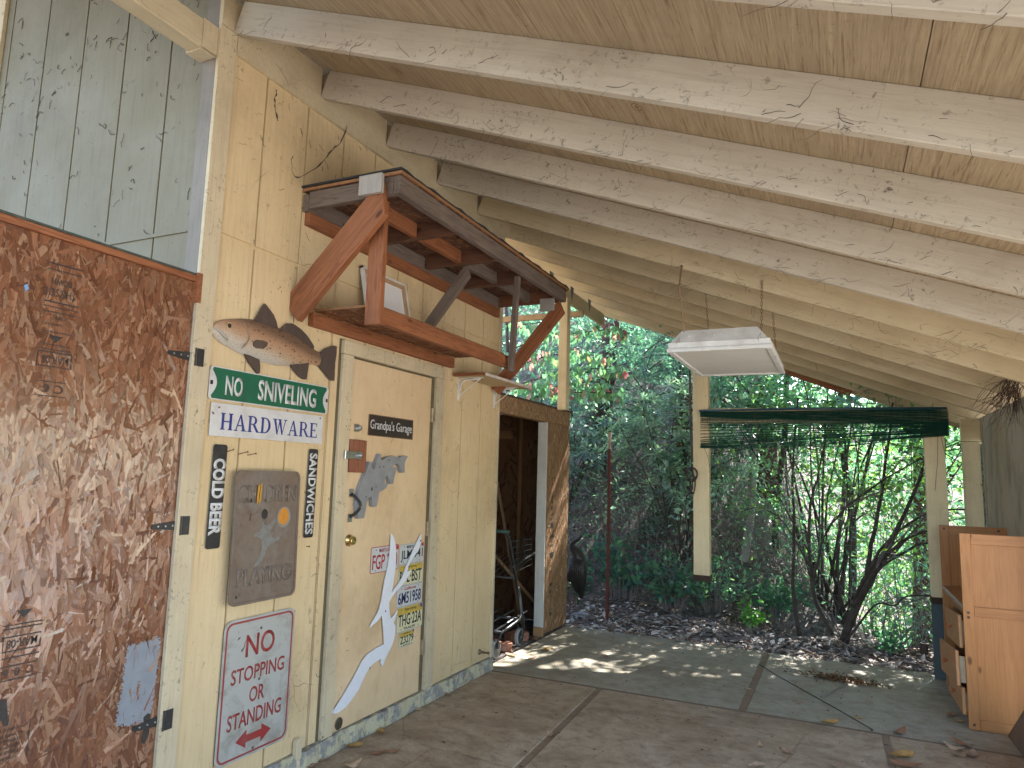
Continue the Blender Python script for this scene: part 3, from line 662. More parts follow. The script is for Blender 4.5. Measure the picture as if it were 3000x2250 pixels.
# things standing in the shed
o = board('leaning_lath', (-.40, 4.42, .02), (-.66, 4.3, 1.40), .03, .02, m_wood('old_lath', (.20, .11, .055), (.15, .08, .04), (.09, .05, .025))); tag(o, 'thin wooden lath leaning steeply inside the dark shed', 'lath')
o = board('leaning_stick', (-.14, 4.55, .05), (-.55, 4.05, .72), .028, .02, m_wood('old_lath2', (.33, .2, .1), (.25, .14, .07), (.15, .08, .04))); tag(o, 'short board leaning low inside the shed behind the cart', 'board')
# shopping cart
ct = thing('shopping_cart', 'old black shopping cart with a green handle parked in the shed doorway', 'cart', (-.38, 3.5, 0))
CH = m_plain('dull_chrome', (.25, .26, .27), .4, .8, dirt=(.12, .11, .10), scale=50)
CB = m_plain('black_cart_frame', (.03, .032, .034), .4, .2, dirt=(.12, .10, .08), scale=40)
m = MB()
for x in (-.055, -.62):
    m.tube([(x, 3.28, 1.0), (x, 3.34, .95), (x, 3.50, .60), (x, 3.62, .30), (x, 3.60, .245), (x, 3.50, .23), (x, 3.24, .20), (x, 3.2, .16)], .013, 8)
    m.tube([(x, 3.55, .52), (x, 3.66, .26), (x, 3.7, .15)], .012, 8); m.tube([(x, 3.42, .70), (x, 3.9, .78)], .009, 6)
for y, z in ((3.24, .2), (3.6, .245), (3.5, .6)): m.tube([(-.055, y, z), (-.62, y, z)], .011, 7)
m.build('frame', CB, ct, smooth=True)
m = MB()
for q in range(4): m.tube([(-.10-.14*q, 3.2, .215), (-.12-.12*q, 3.9, .26)], .007, 6)
m.build('lower_rack', CH, ct, smooth=True)
m = MB(); m.tube([(-.03, 3.28, 1.005), (-.65, 3.28, 1.005)], .016, 10); m.build('handle', m_plain('green_plastic', (.02, .06, .05), .5), ct, smooth=True)
m = MB()
for x in (-.07, -.6):
    for k in range(9): m.tube([(x, 3.42+.054*k, .62+.018*k), (x, 3.40+.057*k, .93)], .0028, 5, False)
    for k in range(6): m.tube([(x, 3.40, .64+.055*k), (x, 3.86, .68+.045*k)], .0028, 5, False)
for k in range(10): m.tube([(-.07-.059*k, 3.42, .62), (-.07-.059*k, 3.86, .74)], .0028, 5, False); m.tube([(-.07-.059*k, 3.42, .62), (-.07-.059*k, 3.37, .93)], .0028, 5, False)
m.build('wire_basket', CB, ct)
RUB = m_plain('grey_rubber', (.30, .31, .32), .6); HUB = m_plain('black_hub', (.02, .02, .022), .45, dirt=(.15, .15, .15), scale=60, damt=.4)
for x, y in ((-.085, 3.2), (-.10, 3.7), (-.59, 3.2), (-.585, 3.7)):
    w = MB().lathe((x-.016, y, .075), (1, 0, 0), [(0, .066), (.004, .074), (.028, .074), (.032, .066)], 26).build('wheel', RUB, ct)
    h = MB().lathe((x-.019, y, .075), (1, 0, 0), [(0, .02), (.002, .06), (.036, .06), (.038, .02)], 22).build('hub', HUB, w)
    MB().lathe((x+.018, y, .075), (1, 0, 0), [(0, .012), (.006, .009)], 10).build('axle_bolt', CH, w)
    m = MB(); m.tube([(x+.024, y, .075), (x+.02, y, .16), (x-.02, y, .17), (x-.024, y, .075)], .006, 6); m.build('fork', CB, ct)
BRK = m_plain('broken_brick', (.36, .15, .09), .9, dirt=(.5, .42, .36), scale=12, bump=.6)
for i, (x, y, s, a, lb) in enumerate(((-.16, 3.47, .09, .4, 'broken red brick on the floor between the cart wheels'), (-.2, 3.86, .10, 1.1, 'dusty red brick lying behind the front cart wheel'), (-.30, 3.62, .08, 2.2, 'small brick lump under the cart rack'))):
    bm = bmesh.new(); bmesh.ops.create_cube(bm, size=1); bmesh.ops.subdivide_edges(bm, edges=bm.edges[:], cuts=3, use_grid_fill=True)
    for v in bm.verts: v.co = Vector((v.co.x*s*2.0, v.co.y*s, v.co.z*s*.75))+Vector((random.uniform(-1, 1), random.uniform(-1, 1), random.uniform(-1, 1)))*s*.07
    me = bpy.data.meshes.new('brick'); bm.to_mesh(me); bm.free()
    o = link('brick', me, BRK, mat=Matrix.Translation((x, y, s*.37))@Matrix.Rotation(a, 4, 'Z')); tag(o, lb, 'brick', 'bricks in the shed doorway')

# ================================================================ loft rack over the door
lo = thing('storage_rack', 'wooden storage platform with a lower shelf braced on the wall above the door', 'rack', (0, 1.7, 2.2))
Y0, Y1, XD = .585, 2.845, .605
dk = Matrix(((0, 1, 0, .004), (1, 0, 0, Y0-.01), (0, 0, -1, 2.903), (0, 0, 0, 1)))
osb('deck', m_osb('weathered_chipboard', .7, .2), lo, Y1-Y0+.02, XD+.01, .016, dk, 1300, 12, pal=[tuple(.55*x+.03 for x in c) for c in OSBP], bias=90)
m = MB()
ya = np.linspace(Y0-.018, Y1+.02, 40)
for a, b in zip(ya[:-1], ya[1:]):
    f = lambda y: 2.926+.004*math.sin(y*23)+.003*math.sin(y*61)
    m.hexa([(.003, a, f(a)-.006), (XD+.016, a, f(a)-.004), (XD+.016, b, f(b)-.004), (.003, b, f(b)-.006)], [(.003, a, f(a)+.004), (XD+.014, a, f(a)+.005), (XD+.014, b, f(b)+.005), (.003, b, f(b)+.004)])
m.build('felt_cover', m_plain('old_felt', (.03, .03, .032), .95, dirt=(.07, .075, .07), scale=20), lo)
zc, hb = 2.8555, .089
board('front_rail', (XD-.019, Y0, zc), (XD-.019, Y1, zc), hb, .038, GREYW, lo)
board('back_rail', (.0215, Y0, zc-.012), (.0215, Y1, zc-.012), hb+.0, .038, GREYW, lo)
board('wall_ledger', (.0205, Y0+.02, 2.768), (.0205, Y1, 2.768), .072, .034, REDW, lo)
board('end_rail', (.042, Y0+.019, zc), (XD-.04, Y0+.019, zc), hb, .036, GREYW, lo)
board('end_rail', (.042, Y1-.019, zc), (XD-.04, Y1-.019, zc), hb, .036, m_wood('dark_cedar', (.20, .085, .045), (.14, .055, .03), (.08, .03, .018)), lo)
DKC = m_wood('dark_red_lumber', (.15, .07, .042), (.105, .047, .03), (.06, .028, .018))
for y in (1.20, 1.72, 2.24): board('cross_joist', (.042, y, zc), (XD-.04, y, zc), hb, .036, DKC, lo)
for a, b in zip((Y0+.04, 1.22, 1.74, 2.26), (1.18, 1.70, 2.22, Y1-.04)): board('mid_joist', (.30, a, zc+.004), (.30, b, zc+.004), hb-.008, .036, REDW if a < 1.7 else GREYW, lo)
SCAB = m_paint('peeling_white_paint', (.40, .37, .34), (.34, .31, .285), (.10, .07, .05), axis=(.4, 9, 9), rnd=True, web=False, flake=.8)
board('scab_block', (.475, Y0-.053, 2.80), (.475, Y0-.053, 2.898), .135, .024, SCAB, lo, up=(1, 0, 0))
board('scab_block', (.47, Y1-.05, 2.74), (.47, Y1-.05, 2.84), .12, .02, SCAB, lo, up=(1, 0, 0))
board('brace', (.004, Y0-.021, 2.262), (.572, Y0-.021, 2.822), .15, .038, REDW, lo, up=(-.55, 0, .6), ends=(.0, .10))
board('brace', (.03, Y1-.03, 2.135), (.60, Y1-.03, 2.79), .10, .038, REDW, lo, up=(-.6, 0, .6), ends=(0, .05))
board('brace', (.012, 1.755, 2.372), (.36, 1.755, 2.80), .07, .038, GREYW, lo, up=(-.6, 0, .5), ends=(0, .05))
board('hanger_post', (.462, .628, 2.178), (.462, .628, 2.80), .088, .034, REDW, lo, up=(1, 0, 0))
board('hanger_post', (.50, 2.11, 2.165), (.53, 2.11, 2.82), .036, .036, GREYW, lo, up=(0, 1, 0))
board('shelf_ledger', (.0205, .683, 2.25), (.0205, 2.152, 2.25), .07, .036, REDW, lo)
board('shelf_front_rail', (.445, .69, 2.24), (.445, 2.16, 2.24), .082, .034, REDW, lo)
board('shelf_end_block', (.445, 2.20, 2.24), (.445, 2.16, 2.24), .082, .034, DKC, lo)
ds = Matrix(((0, 1, 0, .04), (1, 0, 0, .684), (0, 0, -1, 2.288), (0, 0, 0, 1)))
osb('shelf_panel', m_osb('brown_chipboard', .6, .25), lo, 1.47, .387, .012, ds, 700, 14, bias=90)

# framed canvas leaning on the lower shelf, seen from behind
cv = thing('canvas_frame', 'small white canvas on a wooden stretcher leaning against the wall on the rack shelf', 'canvas', (.05, 1.27, 2.30))
tl = Matrix.Translation((.10, 0, 2.303))@Matrix.Rotation(R(-12), 4, 'Y')@Matrix.Translation((-.10, 0, -2.303))
CW, CHt, cy0 = .42, .34, 1.08
def tilt(o): o.matrix_basis = tl @ o.matrix_basis; return o
m = MB(); m.box(.085, .0885, cy0, cy0+CW, 2.303, 2.303+CHt); tilt(m.build('canvas', m_plain('white_canvas', (.74, .72, .70), .8, var=.04, scale=4), cv))
FR = m_plain('white_frame_paint', (.66, .63, .60), .6, dirt=(.3, .25, .2))
m = MB(); m.box(.085, .108, cy0-.012, cy0, 2.303, 2.303+CHt+.012).box(.085, .108, cy0+CW, cy0+CW+.012, 2.303, 2.303+CHt+.012).box(.085, .108, cy0-.012, cy0+CW+.012, 2.303+CHt+.0005, 2.303+CHt+.012); tilt(m.build('outer_edge', FR, cv))
m = MB(); m.box(.0886, .104, cy0+.0005, cy0+.02, 2.3035, 2.303+CHt-.0005).box(.0886, .104, cy0+CW-.02, cy0+CW-.0005, 2.3035, 2.303+CHt-.0005).box(.0886, .1035, cy0+.02, cy0+CW-.02, 2.303+CHt-.02, 2.303+CHt-.0005); tilt(m.build('stretcher', m_plain('stretcher_wood', (.42, .27, .15), .7), cv))

# bracket shelf near the end of the wall
sf = thing('bracket_shelf', 'narrow unpainted shelf on two white metal brackets near the end of the cream wall', 'shelf', (0, 2.6, 2.15))
CHP = m_osb('shelf_chipboard', .6, .3)
fe = [(.021, 2.19), (.265, 2.19), (.265, 2.99), (.021, 2.99)]
m = MB(); m.prism([(a, b) for a, b in fe], 2.162, 2.178, 'z'); sp = m.build('shelf_board', m_wood('shelf_plywood', (.52, .40, .24), (.46, .34, .20), (.33, .23, .13), rnd=False, ring=.4), sf)
m = MB(); m.box(.02, .268, 2.178, 2.1895, 2.160, 2.180); m.build('lipping', REDW, sf)
m = MB(); m.box(.2655, .270, 2.19, 2.99, 2.160, 2.180); m.build('edge_strip', m_plain('pinkish_white_edge', (.60, .52, .46), .6, dirt=(.3, .2, .15)), sf)
WM = m_plain('white_enamel', (.70, .70, .69), .35, dirt=(.4, .36, .3))
for y in (2.285, 2.86):
    m = MB(); m.box(.001, .005, y-.011, y+.011, 2.0, 2.161).box(.005, .20, y-.011, y+.011, 2.157, 2.1615)
    m.hexa([(.005, y-.002, 2.03), (.012, y-.002, 2.03), (.18, y-.002, 2.149), (.18, y-.002, 2.157)], [(.005, y+.002, 2.03), (.012, y+.002, 2.03), (.18, y+.002, 2.149), (.18, y+.002, 2.157)])
    m.tube([(.006, y, 2.03), (.02, y, 2.11), (.05, y, 2.142), (.17, y, 2.153)], .006, 6)
    m.build('bracket', WM, sf)
# ================================================================ signs and plaques on the wall
def m_enamel(name, c, dirt, amt=.5, scale=9, rough=.4):
    t = NT(name); v = t.pos()
    n = t.noise(v, scale, 8, .72, .4); f = t.noise(v, scale*7, 6, .75)
    col = t.mix(t.ramp(n, (.47, 0), (.7, amt)), c, dirt)
    col = t.mix(t.ramp(f, (.66, 0), (.70, amt*.9)), col, tuple(x*.4 for x in dirt))
    sc = t.ramp(t.noise(t.pos((40, 3, 9), rot=(.6, 0, 0)), 2.2, 4, .7), (.70, 0), (.73, .5)); col = t.mix(sc, col, tuple(x*.6 for x in dirt))
    return t.done(col, t.ramp(n, (.3, rough-.1), (.7, rough+.2)), t.bump(n, .12, .003))
WHITE = m_enamel('sign_white', (.62, .61, .60), (.38, .33, .28), .45)
GREEN = m_enamel('sign_green', (.008, .12, .058), (.02, .06, .045), .5)
NAVY = m_enamel('sign_navy', (.010, .022, .20), (.25, .25, .33), .25, 20)
SBLACK = m_enamel('sign_black', (.014, .014, .016), (.10, .09, .08), .4)
RED = m_enamel('sign_red', (.31, .035, .032), (.24, .10, .085), .6, 14)
WORN = m_enamel('worn_sign_white', (.42, .41, .375), (.21, .18, .135), .9, 6)
WALUM = m_plain('sign_edge', (.30, .29, .27), .5, .5)
def plate(name, label, y0, y1, z0, z1, m, r=.02, x0=.002, x1=.005, cat='sign', group=None, skew=0):
    o = thing(name, label, cat, (x0, (y0+y1)/2, z0), group)
    MB().prism([(a, b+skew*(a-y0)) for a, b in rrect(y0, y1, z0, z1, r)], x0, x1).build('plate', m, o, bevel=.0006)
    return o
# NO SNIVELING
s = plate('street_sign', 'green NO SNIVELING street sign with white rim below the fish', .085, .867, 1.769, 1.917, WHITE, .018)
s_ = MB(); y0, y1, z0, z1 = .092, .860, 1.7745, 1.9115
pts = []
for i in range(9): q = i/8; pts.append((y0+.007+.028*math.sin(math.pi*q), z0+.012+(z1-z0-.024)*(1-q)))
left = [(y0+.012, z1)]+pts+[(y0+.012, z0)]
right = [(y0+y1-a, b) for a, b in left[::-1]]
s_.prism(left+right, .0052, .0060); s_.build('green_field', GREEN, s)
text('NO', 'lettering', WHITE, s, .0072, .174, .274, 1.795, 1.884, bold=.022, depth=.001)
text('SNIVELING', 'lettering', WHITE, s, .0072, .369, .773, 1.794, 1.892, bold=.022, depth=.001)
m = MB()
for y in (.097, .855): m.box(.0062, .0072, y-.007, y+.007, 1.834, 1.852)
build_each(m, 'bolt_tab', SBLACK, s)
# HARDWARE (serif letters drawn stroke by stroke)
s = plate('shop_sign', 'white HARDWARE sign with dark blue serif letters under the green street sign', .107, .84, 1.6105, 1.757, WHITE, .004)
def serif_word(word, y0, y1, z0, z1, x, m, parent):
    G = {}
    def S(x0, a, x1, b): return [(x0, a), (x1, a), (x1, b), (x0, b)]
    def st(x0, w, top=True, bot=True, l=.07):
        o = [S(x0, 0, x0+w, 1)]
        if bot: o.append(S(x0-l, 0, x0+w+l, .065))
        if top: o.append(S(x0-l, .935, x0+w+l, 1))
        return o
    def bowl(x0, cy, rx, ry, thick, thin):
        out = []; n = 14
        for i in range(n):
            a, b = -math.pi/2+math.pi*i/n, -math.pi/2+math.pi*(i+1)/n
            def p(t, inner): return (x0+(rx-(thick if inner else 0))*math.cos(t), cy+(ry-(thin if inner else 0))*math.sin(t))
            out.append([p(a, 0), p(b, 0), p(b, 1), p(a, 1)])
        return out
    G['H'] = (.86, st(.08, .17)+st(.62, .17)+[S(.25, .46, .62, .54)])
    G['A'] = (.90, [[(.10, 0), (.17, 0), (.45, .85), (.42, 1)], [(.40, 1), (.50, 1), (.82, 0), (.63, 0)], S(.24, .30, .68, .37), S(0, 0, .28, .06), S(.54, 0, .92, .06)])
    G['R'] = (.86, st(.08, .17)+[S(.25, .93, .40, 1), S(.25, .46, .40, .53)]+bowl(.38, .73, .30, .27, .16, .07)+[[(.36, .48), (.54, .48), (.86, .0), (.67, 0)], S(.70, 0, .94, .06)])
    G['D'] = (.88, st(.08, .17)+[S(.25, .93, .36, 1), S(.25, 0, .36, .07)]+bowl(.34, .5, .46, .5, .17, .07))
    G['W'] = (1.16, [[(.06, 1), (.24, 1), (.44, .0), (.34, 0)], [(.36, 0), (.42, .12), (.60, .95), (.53, .95)], [(.46, 1), (.64, 1), (.86, 0), (.76, 0)], [(.78, 0), (.84, .12), (1.08, .97), (1.0, .97)], S(-.02, .94, .34, 1), S(.42, .94, .70, 1), S(.90, .94, 1.18, 1)])
    G['E'] = (.74, st(.08, .17)+[S(.25, .93, .66, 1), S(.25, 0, .68, .07), S(.25, .47, .50, .54), S(.61, .76, .66, .93), S(.63, .07, .68, .25), S(.46, .38, .50, .63)])
    W_ = sum(G[c][0] for c in word)+.1*(len(word)-1); mb = MB(); u = 0; k = 0
    sx, sz = (y1-y0)/W_, z1-z0
    for c in word:
        for q in G[c][1]:
            mb.prism([(y0+(u+a)*sx, z0+b*sz) for a, b in q], x, x+.0006+.00004*(k % 9)); k += 1
        u += G[c][0]+.1
    mb.build('lettering', m, parent)
serif_word('HARDWARE', .163, .800, 1.6405, 1.7155, .0052, NAVY, s)
m = MB()
for y, z in ((.15, 1.737), (.815, 1.745)): m.lathe((.005, y, z), (1, 0, 0), [(0, .005), (.002, .004)], 9)
m.prism([(.112, 1.712), (.120, 1.703), (.128, 1.706), (.118, 1.717)], .0052, .0058); build_each(m, 'screw', SCREW, s)
# COLD BEER / SANDWICHES
s = plate('beer_sign', 'narrow black upright sign reading COLD BEER in white', .140, .216, 1.123, 1.575, SBLACK, .012)
text('COLD BEER', 'lettering', WHITE, s, .0062, .1455, .2165-.002, 1.18, 1.513, rot=-90, bold=.045, depth=.0008)
s = plate('sandwich_sign', 'narrow black upright sign reading SANDWICHES beside the door casing', .749, .817, 1.13, 1.582, SBLACK, .012)
text('SANDWICHES', 'lettering', WHITE, s, .0062, .754, .812, 1.147, 1.56, rot=-90, bold=.03, depth=.0008)
# rusty CHILDREN PLAYING
def m_rustsign():
    t = NT('rusted_sign_metal'); v = t.pos(); n = t.noise(v, 7, 8, .72, .4); f = t.noise(v, 55, 6, .75)
    c = t.mix(t.ramp(n, (.35, 0), (.65, 1)), (.215, .165, .125), (.16, .105, .075))
    c = t.mix(t.ramp(t.noise(v, 3.5, 6, .7), (.5, 0), (.66, .8)), c, (.24, .215, .19)); c = t.mix(t.ramp(f, (.6, 0), (.68, .8)), c, (.085, .05, .035))
    return t.done(c, .75, t.bump(t.math('ADD', n, f), .5, .004), .15)
RS = m_rustsign()
s = thing('warning_sign', 'rusty embossed CHILDREN PLAYING sign standing off the wall', 'sign', (.03, .45, .865))
def skz(a, b): return (a+(.018*(1-(b-.865)/.6)), b)
MB().prism([skz(a, b) for a, b in rrect(.242, .662-.006, .865, 1.465, .035)], .038, .041).build('plate', RS, s, bevel=.001)
m = MB(); ring_x(m, [skz(a, b) for a, b in rrect(.242, .656, .865, 1.465, .035)], [skz(a, b) for a, b in rrect(.254, .644, .877, 1.453, .028)], .0412, .046); m.build('raised_rim', RS, s)
m = MB(); m.box(.0, .0375, .43, .48, 1.20, 1.26).box(.0, .0375, .44, .49, .98, 1.04); build_each(m, 'stand_off', REDW, s)
RSL = m_enamel('rusted_lettering', (.20, .16, .125), (.13, .09, .07), .9, 18, .6)
text('CHILDREN', 'lettering', RSL, s, .0455, .272, .632, 1.318, 1.398, bold=.02, depth=.005)
text('PLAYING', 'lettering', RSL, s, .0455, .296, .632, .945, 1.022, bold=.02, depth=.005)
GF = m_enamel('worn_figure_grey', (.20, .20, .185), (.17, .12, .09), .8, 25, .6)
m = MB(); fig = [(.425, 1.235), (.445, 1.21), (.475, 1.215), (.50, 1.24), (.512, 1.235), (.495, 1.205), (.475, 1.175), (.50, 1.15), (.545, 1.155), (.545, 1.14), (.50, 1.128), (.468, 1.11), (.455, 1.07), (.425, 1.035), (.395, 1.025), (.398, 1.04), (.43, 1.075), (.435, 1.115), (.425, 1.15), (.395, 1.165), (.378, 1.16), (.38, 1.175), (.41, 1.185), (.425, 1.20)]
m.prism(fig, .0412, .0422); m.build('child_figure', GF, s)
MB().prism(disc(.437, 1.263, .019, .024), .0412, .0428).build('figure_head', SBLACK, s)
m = MB(); m.prism(disc(.565, 1.245, .044, .05, 26), .0412, .0418); m.build('ball_halo', m_plain('worn_grey_paint', (.25, .24, .22), .6), s)
MB().prism([(a+random.uniform(-.002, .002), b+random.uniform(-.002, .002)) for a, b in disc(.562, 1.247, .034, .04, 26)], .042, .0428).build('orange_ball', m_enamel('orange_paint', (.60, .24, .02), (.35, .17, .06), .6, 20), s)
m = MB(); m.prism([(.372, 1.325), (.378, 1.31), (.384, 1.325), (.386, 1.40), (.376, 1.398)], .0505, .0515).prism([(.388, 1.325), (.392, 1.306), (.398, 1.33), (.4, 1.405), (.392, 1.402)], .0505, .0515); build_each(m, 'orange_strip', m_plain('yellow_orange', (.55, .27, .03), .5, dirt=(.1, .06, .03), scale=40), s)
m = MB(); m.prism([(.345, 1.235), (.352, 1.24), (.35, 1.262), (.356, 1.27), (.349, 1.268)], .0412, .0425).prism([(.296, .90), (.305, .895), (.31, .905), (.30, .912)], .0412, .0425).prism([(.632, .955), (.641, .96), (.639, .985), (.634, .98)], .0412, .0425).prism([(.335, 1.33), (.345, 1.318), (.357, 1.322), (.349, 1.338)], .0412, .0425); build_each(m, 'dark_scar', SBLACK, s)
# NO STOPPING OR STANDING
s = plate('parking_sign', 'dirty white NO STOPPING OR STANDING sign with red double arrow, lowest on the wall', .281, .722, .178, .796, WORN, .042)
m = MB(); ring_x(m, rrect(.292, .711, .189, .785, .036), rrect(.3005, .7025, .1975, .7765, .03), .0051, .0058); m.build('red_border', RED, s)
text('NO', 'lettering', RED, s, .0062, .413, .592, .618, .718, bold=.012, depth=.0008)
text('STOPPING', 'lettering', RED, s, .0062, .338, .667, .512, .578, bold=.012, depth=.0008)
text('OR', 'lettering', RED, s, .0062, .455, .547, .412, .48, bold=.012, depth=.0008)
text('STANDING', 'lettering', RED, s, .0062, .335, .664, .316, .386, bold=.012, depth=.0008)
m = MB(); yl, yr, za = .392, .607, .258
m.prism([(yl, za), (yl+.062, za-.040), (yl+.062, za-.016), (yr-.062, za-.016), (yr-.062, za-.040), (yr, za), (yr-.062, za+.040), (yr-.062, za+.016), (yl+.062, za+.016), (yl+.062, za+.040)], .0052, .006); m.build('double_arrow', RED, s)
m = MB(); m.prism([(.384, .655), (.40, .668), (.406, .69), (.412, .70), (.405, .668), (.392, .648)], .0053, .006).prism([(.358, .704), (.372, .708), (.378, .717), (.366, .716)], .0053, .006)
for y, z in ((.50, .735), (.50, .205), (.51, .505)): m.lathe((.005, y, z), (1, 0, 0), [(0, .007), (.002, .006)], 9)
build_each(m, 'scar', m_plain('dark_scar', (.12, .10, .085), .7), s)
# Grandpa's Garage
s = plate('door_sign', "small black Grandpa's Garage sign on the door", 1.238, 1.706, 1.682, 1.808, m_enamel('dark_brown_enamel', (.032, .022, .018), (.06, .035, .025), .6), .006, .0048, .0075)
m = MB(); ring_x(m, rrect(1.238, 1.706, 1.682, 1.808, .006), rrect(1.243, 1.701, 1.687, 1.803, .005), .0076, .0086); m.build('rust_edge', RUST, s)
text("Grandpa's Garage", 'lettering', WHITE, s, .0088, 1.256, 1.692, 1.706, 1.780, bold=.004, depth=.0008)
# licence plates on the door
def licence(label, y0, y1, z0, z1, field, rim, top, num, col, topcol=None, bottom=None, band=None, tilt_=0, x=.0045, topshear=0, sticker=None):
    o = thing('licence_plate', label, 'licence plate', (x, (y0+y1)/2, z0), 'licence plates on the door')
    MB().prism(rrect(y0, y1, z0, z1, .011), x, x+.0014).build('plate', rim, o)
    MB().prism(rrect(y0+.004, y1-.004, z0+.004, z1-.004, .008), x+.0016, x+.0021).build('field', field, o)
    h = z1-z0; w = y1-y0
    if band: MB().prism(rrect(y0+.005, y1-.005, z1-h*.32, z1-.005, .006), x+.0023, x+.0027).build('top_band', band, o)
    text(top, 'state_name', topcol or col, o, x+.0034, y0+w*.28, y0+w*.74, z1-h*.225, z1-h*.075, shear=topshear, bold=.006, depth=.0004)
    text(num, 'number', col, o, x+.0034, y0+w*.06, y1-w*.05, z0+h*(.22 if bottom else .13), z0+h*(.70 if bottom else .70), bold=.012, depth=.0006)
    if bottom: text(bottom, 'plate_class', col, o, x+.0034, y0+w*.26, y0+w*.72, z0+h*.06, z0+h*.16, bold=.006, depth=.0004)
    m = MB()
    for q in (.17, .83):
        for zz in (z1-h*.12, z0+h*.10): m.lathe((x+.0028, y0+w*q, zz), (1, 0, 0), [(0, .004), (.0012, .003)], 8)
    build_each(m, 'screw', SCREW, o)
    if sticker: MB().box(x+.0024, x+.003, y1-w*.11, y1-w*.02, z1-h*.2, z1-h*.04).build('sticker', sticker, o)
    return o
PW = m_enamel('plate_white', (.52, .52, .51), (.42, .38, .32), .35); PY = m_enamel('plate_cream', (.62, .58, .36), (.50, .45, .30), .3); BY = m_plain('plate_yellow', (.52, .36, .06), .45)
RIMR = m_plain('red_rim', (.36, .03, .035), .45); RIMD = m_plain('plate_rim', (.40, .40, .40), .5, dirt=(.15, .14, .13)); INKB = m_plain('plate_black', (.016, .016, .02), .45); INKR = m_plain('plate_red', (.40, .03, .04), .45); INKN = m_plain('plate_navy', (.012, .02, .10), .45)
PUR = m_plain('purple_sticker', (.13, .05, .22), .5)
licence('white MARYLAND licence plate with red FGP number at the left of the cluster', 1.331, 1.615, .884, 1.035, PW, RIMR, 'MARYLAND', 'FGP 250', INKR, sticker=INKR)
licence('white MARYLAND licence plate with black JLM number, topmost right on the door', 1.623, 1.903, .904, 1.0285, PW, RIMD, 'MARYLAND', 'JLM 941', INKB, sticker=INKR)
licence('yellow topped New Jersey plate ending BST below the black numbered Maryland plate', 1.6205, 1.9, .7745, .903, PY, RIMD, 'New Jersey', 'RPL·BST', INKB, band=BY)
licence('white California licence plate 6M51958 with red script', 1.615, 1.903, .648, .7735, PW, RIMD, 'California', '6M51958', INKN, topcol=INKR, topshear=.35)
licence('yellow topped New Jersey TRAILER plate THG 23A', 1.6285, 1.920, .497, .6465, PY, RIMD, 'New Jersey', 'THG·23A', INKB, bottom='TRAILER', band=BY, sticker=PUR)
licence('small New Jersey MOTORCYCLE plate Z3279, lowest on the door', 1.665, 1.831, .402, .4955, PY, RIMD, 'New Jersey', 'Z3279', INKB, bottom='MOTORCYCLE', band=BY, sticker=PUR)
# dolphins cut from a board
DG = m_plain('grey_board_paint', (.255, .255, .262), .55, dirt=(.14, .13, .13), scale=14, damt=.4)
dol = [(1.16, 1.209), (1.138, 1.287), (1.146, 1.34), (1.160, 1.385), (1.184, 1.43), (1.212, 1.476), (1.237, 1.53), (1.257, 1.53), (1.262, 1.50), (1.274, 1.487), (1.286, 1.487), (1.30, 1.53), (1.327, 1.577), (1.349, 1.579), (1.343, 1.55), (1.359, 1.54), (1.39, 1.558), (1.431, 1.567), (1.47, 1.571), (1.506, 1.568), (1.53, 1.553), (1.545, 1.566), (1.568, 1.574), (1.60, 1.577), (1.629, 1.574), (1.607, 1.552), (1.595, 1.531), (1.60, 1.473), (1.575, 1.472), (1.561, 1.482), (1.545, 1.51), (1.518, 1.526), (1.49, 1.522), (1.465, 1.508), (1.48, 1.503), (1.515, 1.501), (1.503, 1.476), (1.49, 1.44), (1.482, 1.404), (1.455, 1.402), (1.44, 1.43), (1.412, 1.458), (1.398, 1.438), (1.393, 1.411), (1.422, 1.408), (1.425, 1.396), (1.410, 1.378), (1.38, 1.365), (1.347, 1.356), (1.337, 1.31), (1.328, 1.274), (1.305, 1.270), (1.286, 1.276), (1.279, 1.31), (1.271, 1.332), (1.25, 1.325), (1.235, 1.305), (1.229, 1.285), (1.222, 1.245), (1.213, 1.211)]
o = thing('dolphin_cutout', 'grey painted wooden cutout of two dolphins on the door beside the pull handle', 'plaque', (.005, 1.38, 1.21))
MB().prism(dol, .006, .032).build('cutout', DG, o)
m = MB(); m.prism([(1.262, 1.372), (1.27, 1.388), (1.278, 1.372), (1.27, 1.362)], .0322, .0332)
for y, z in ((1.333, 1.50), (1.375, 1.505), (1.31, 1.385), (1.22, 1.33), (1.43, 1.545)): m.lathe((.0322, y, z), (1, 0, 0), [(0, .0045), (.001, .004)], 9)
build_each(m, 'drill_mark', BLACK, o)
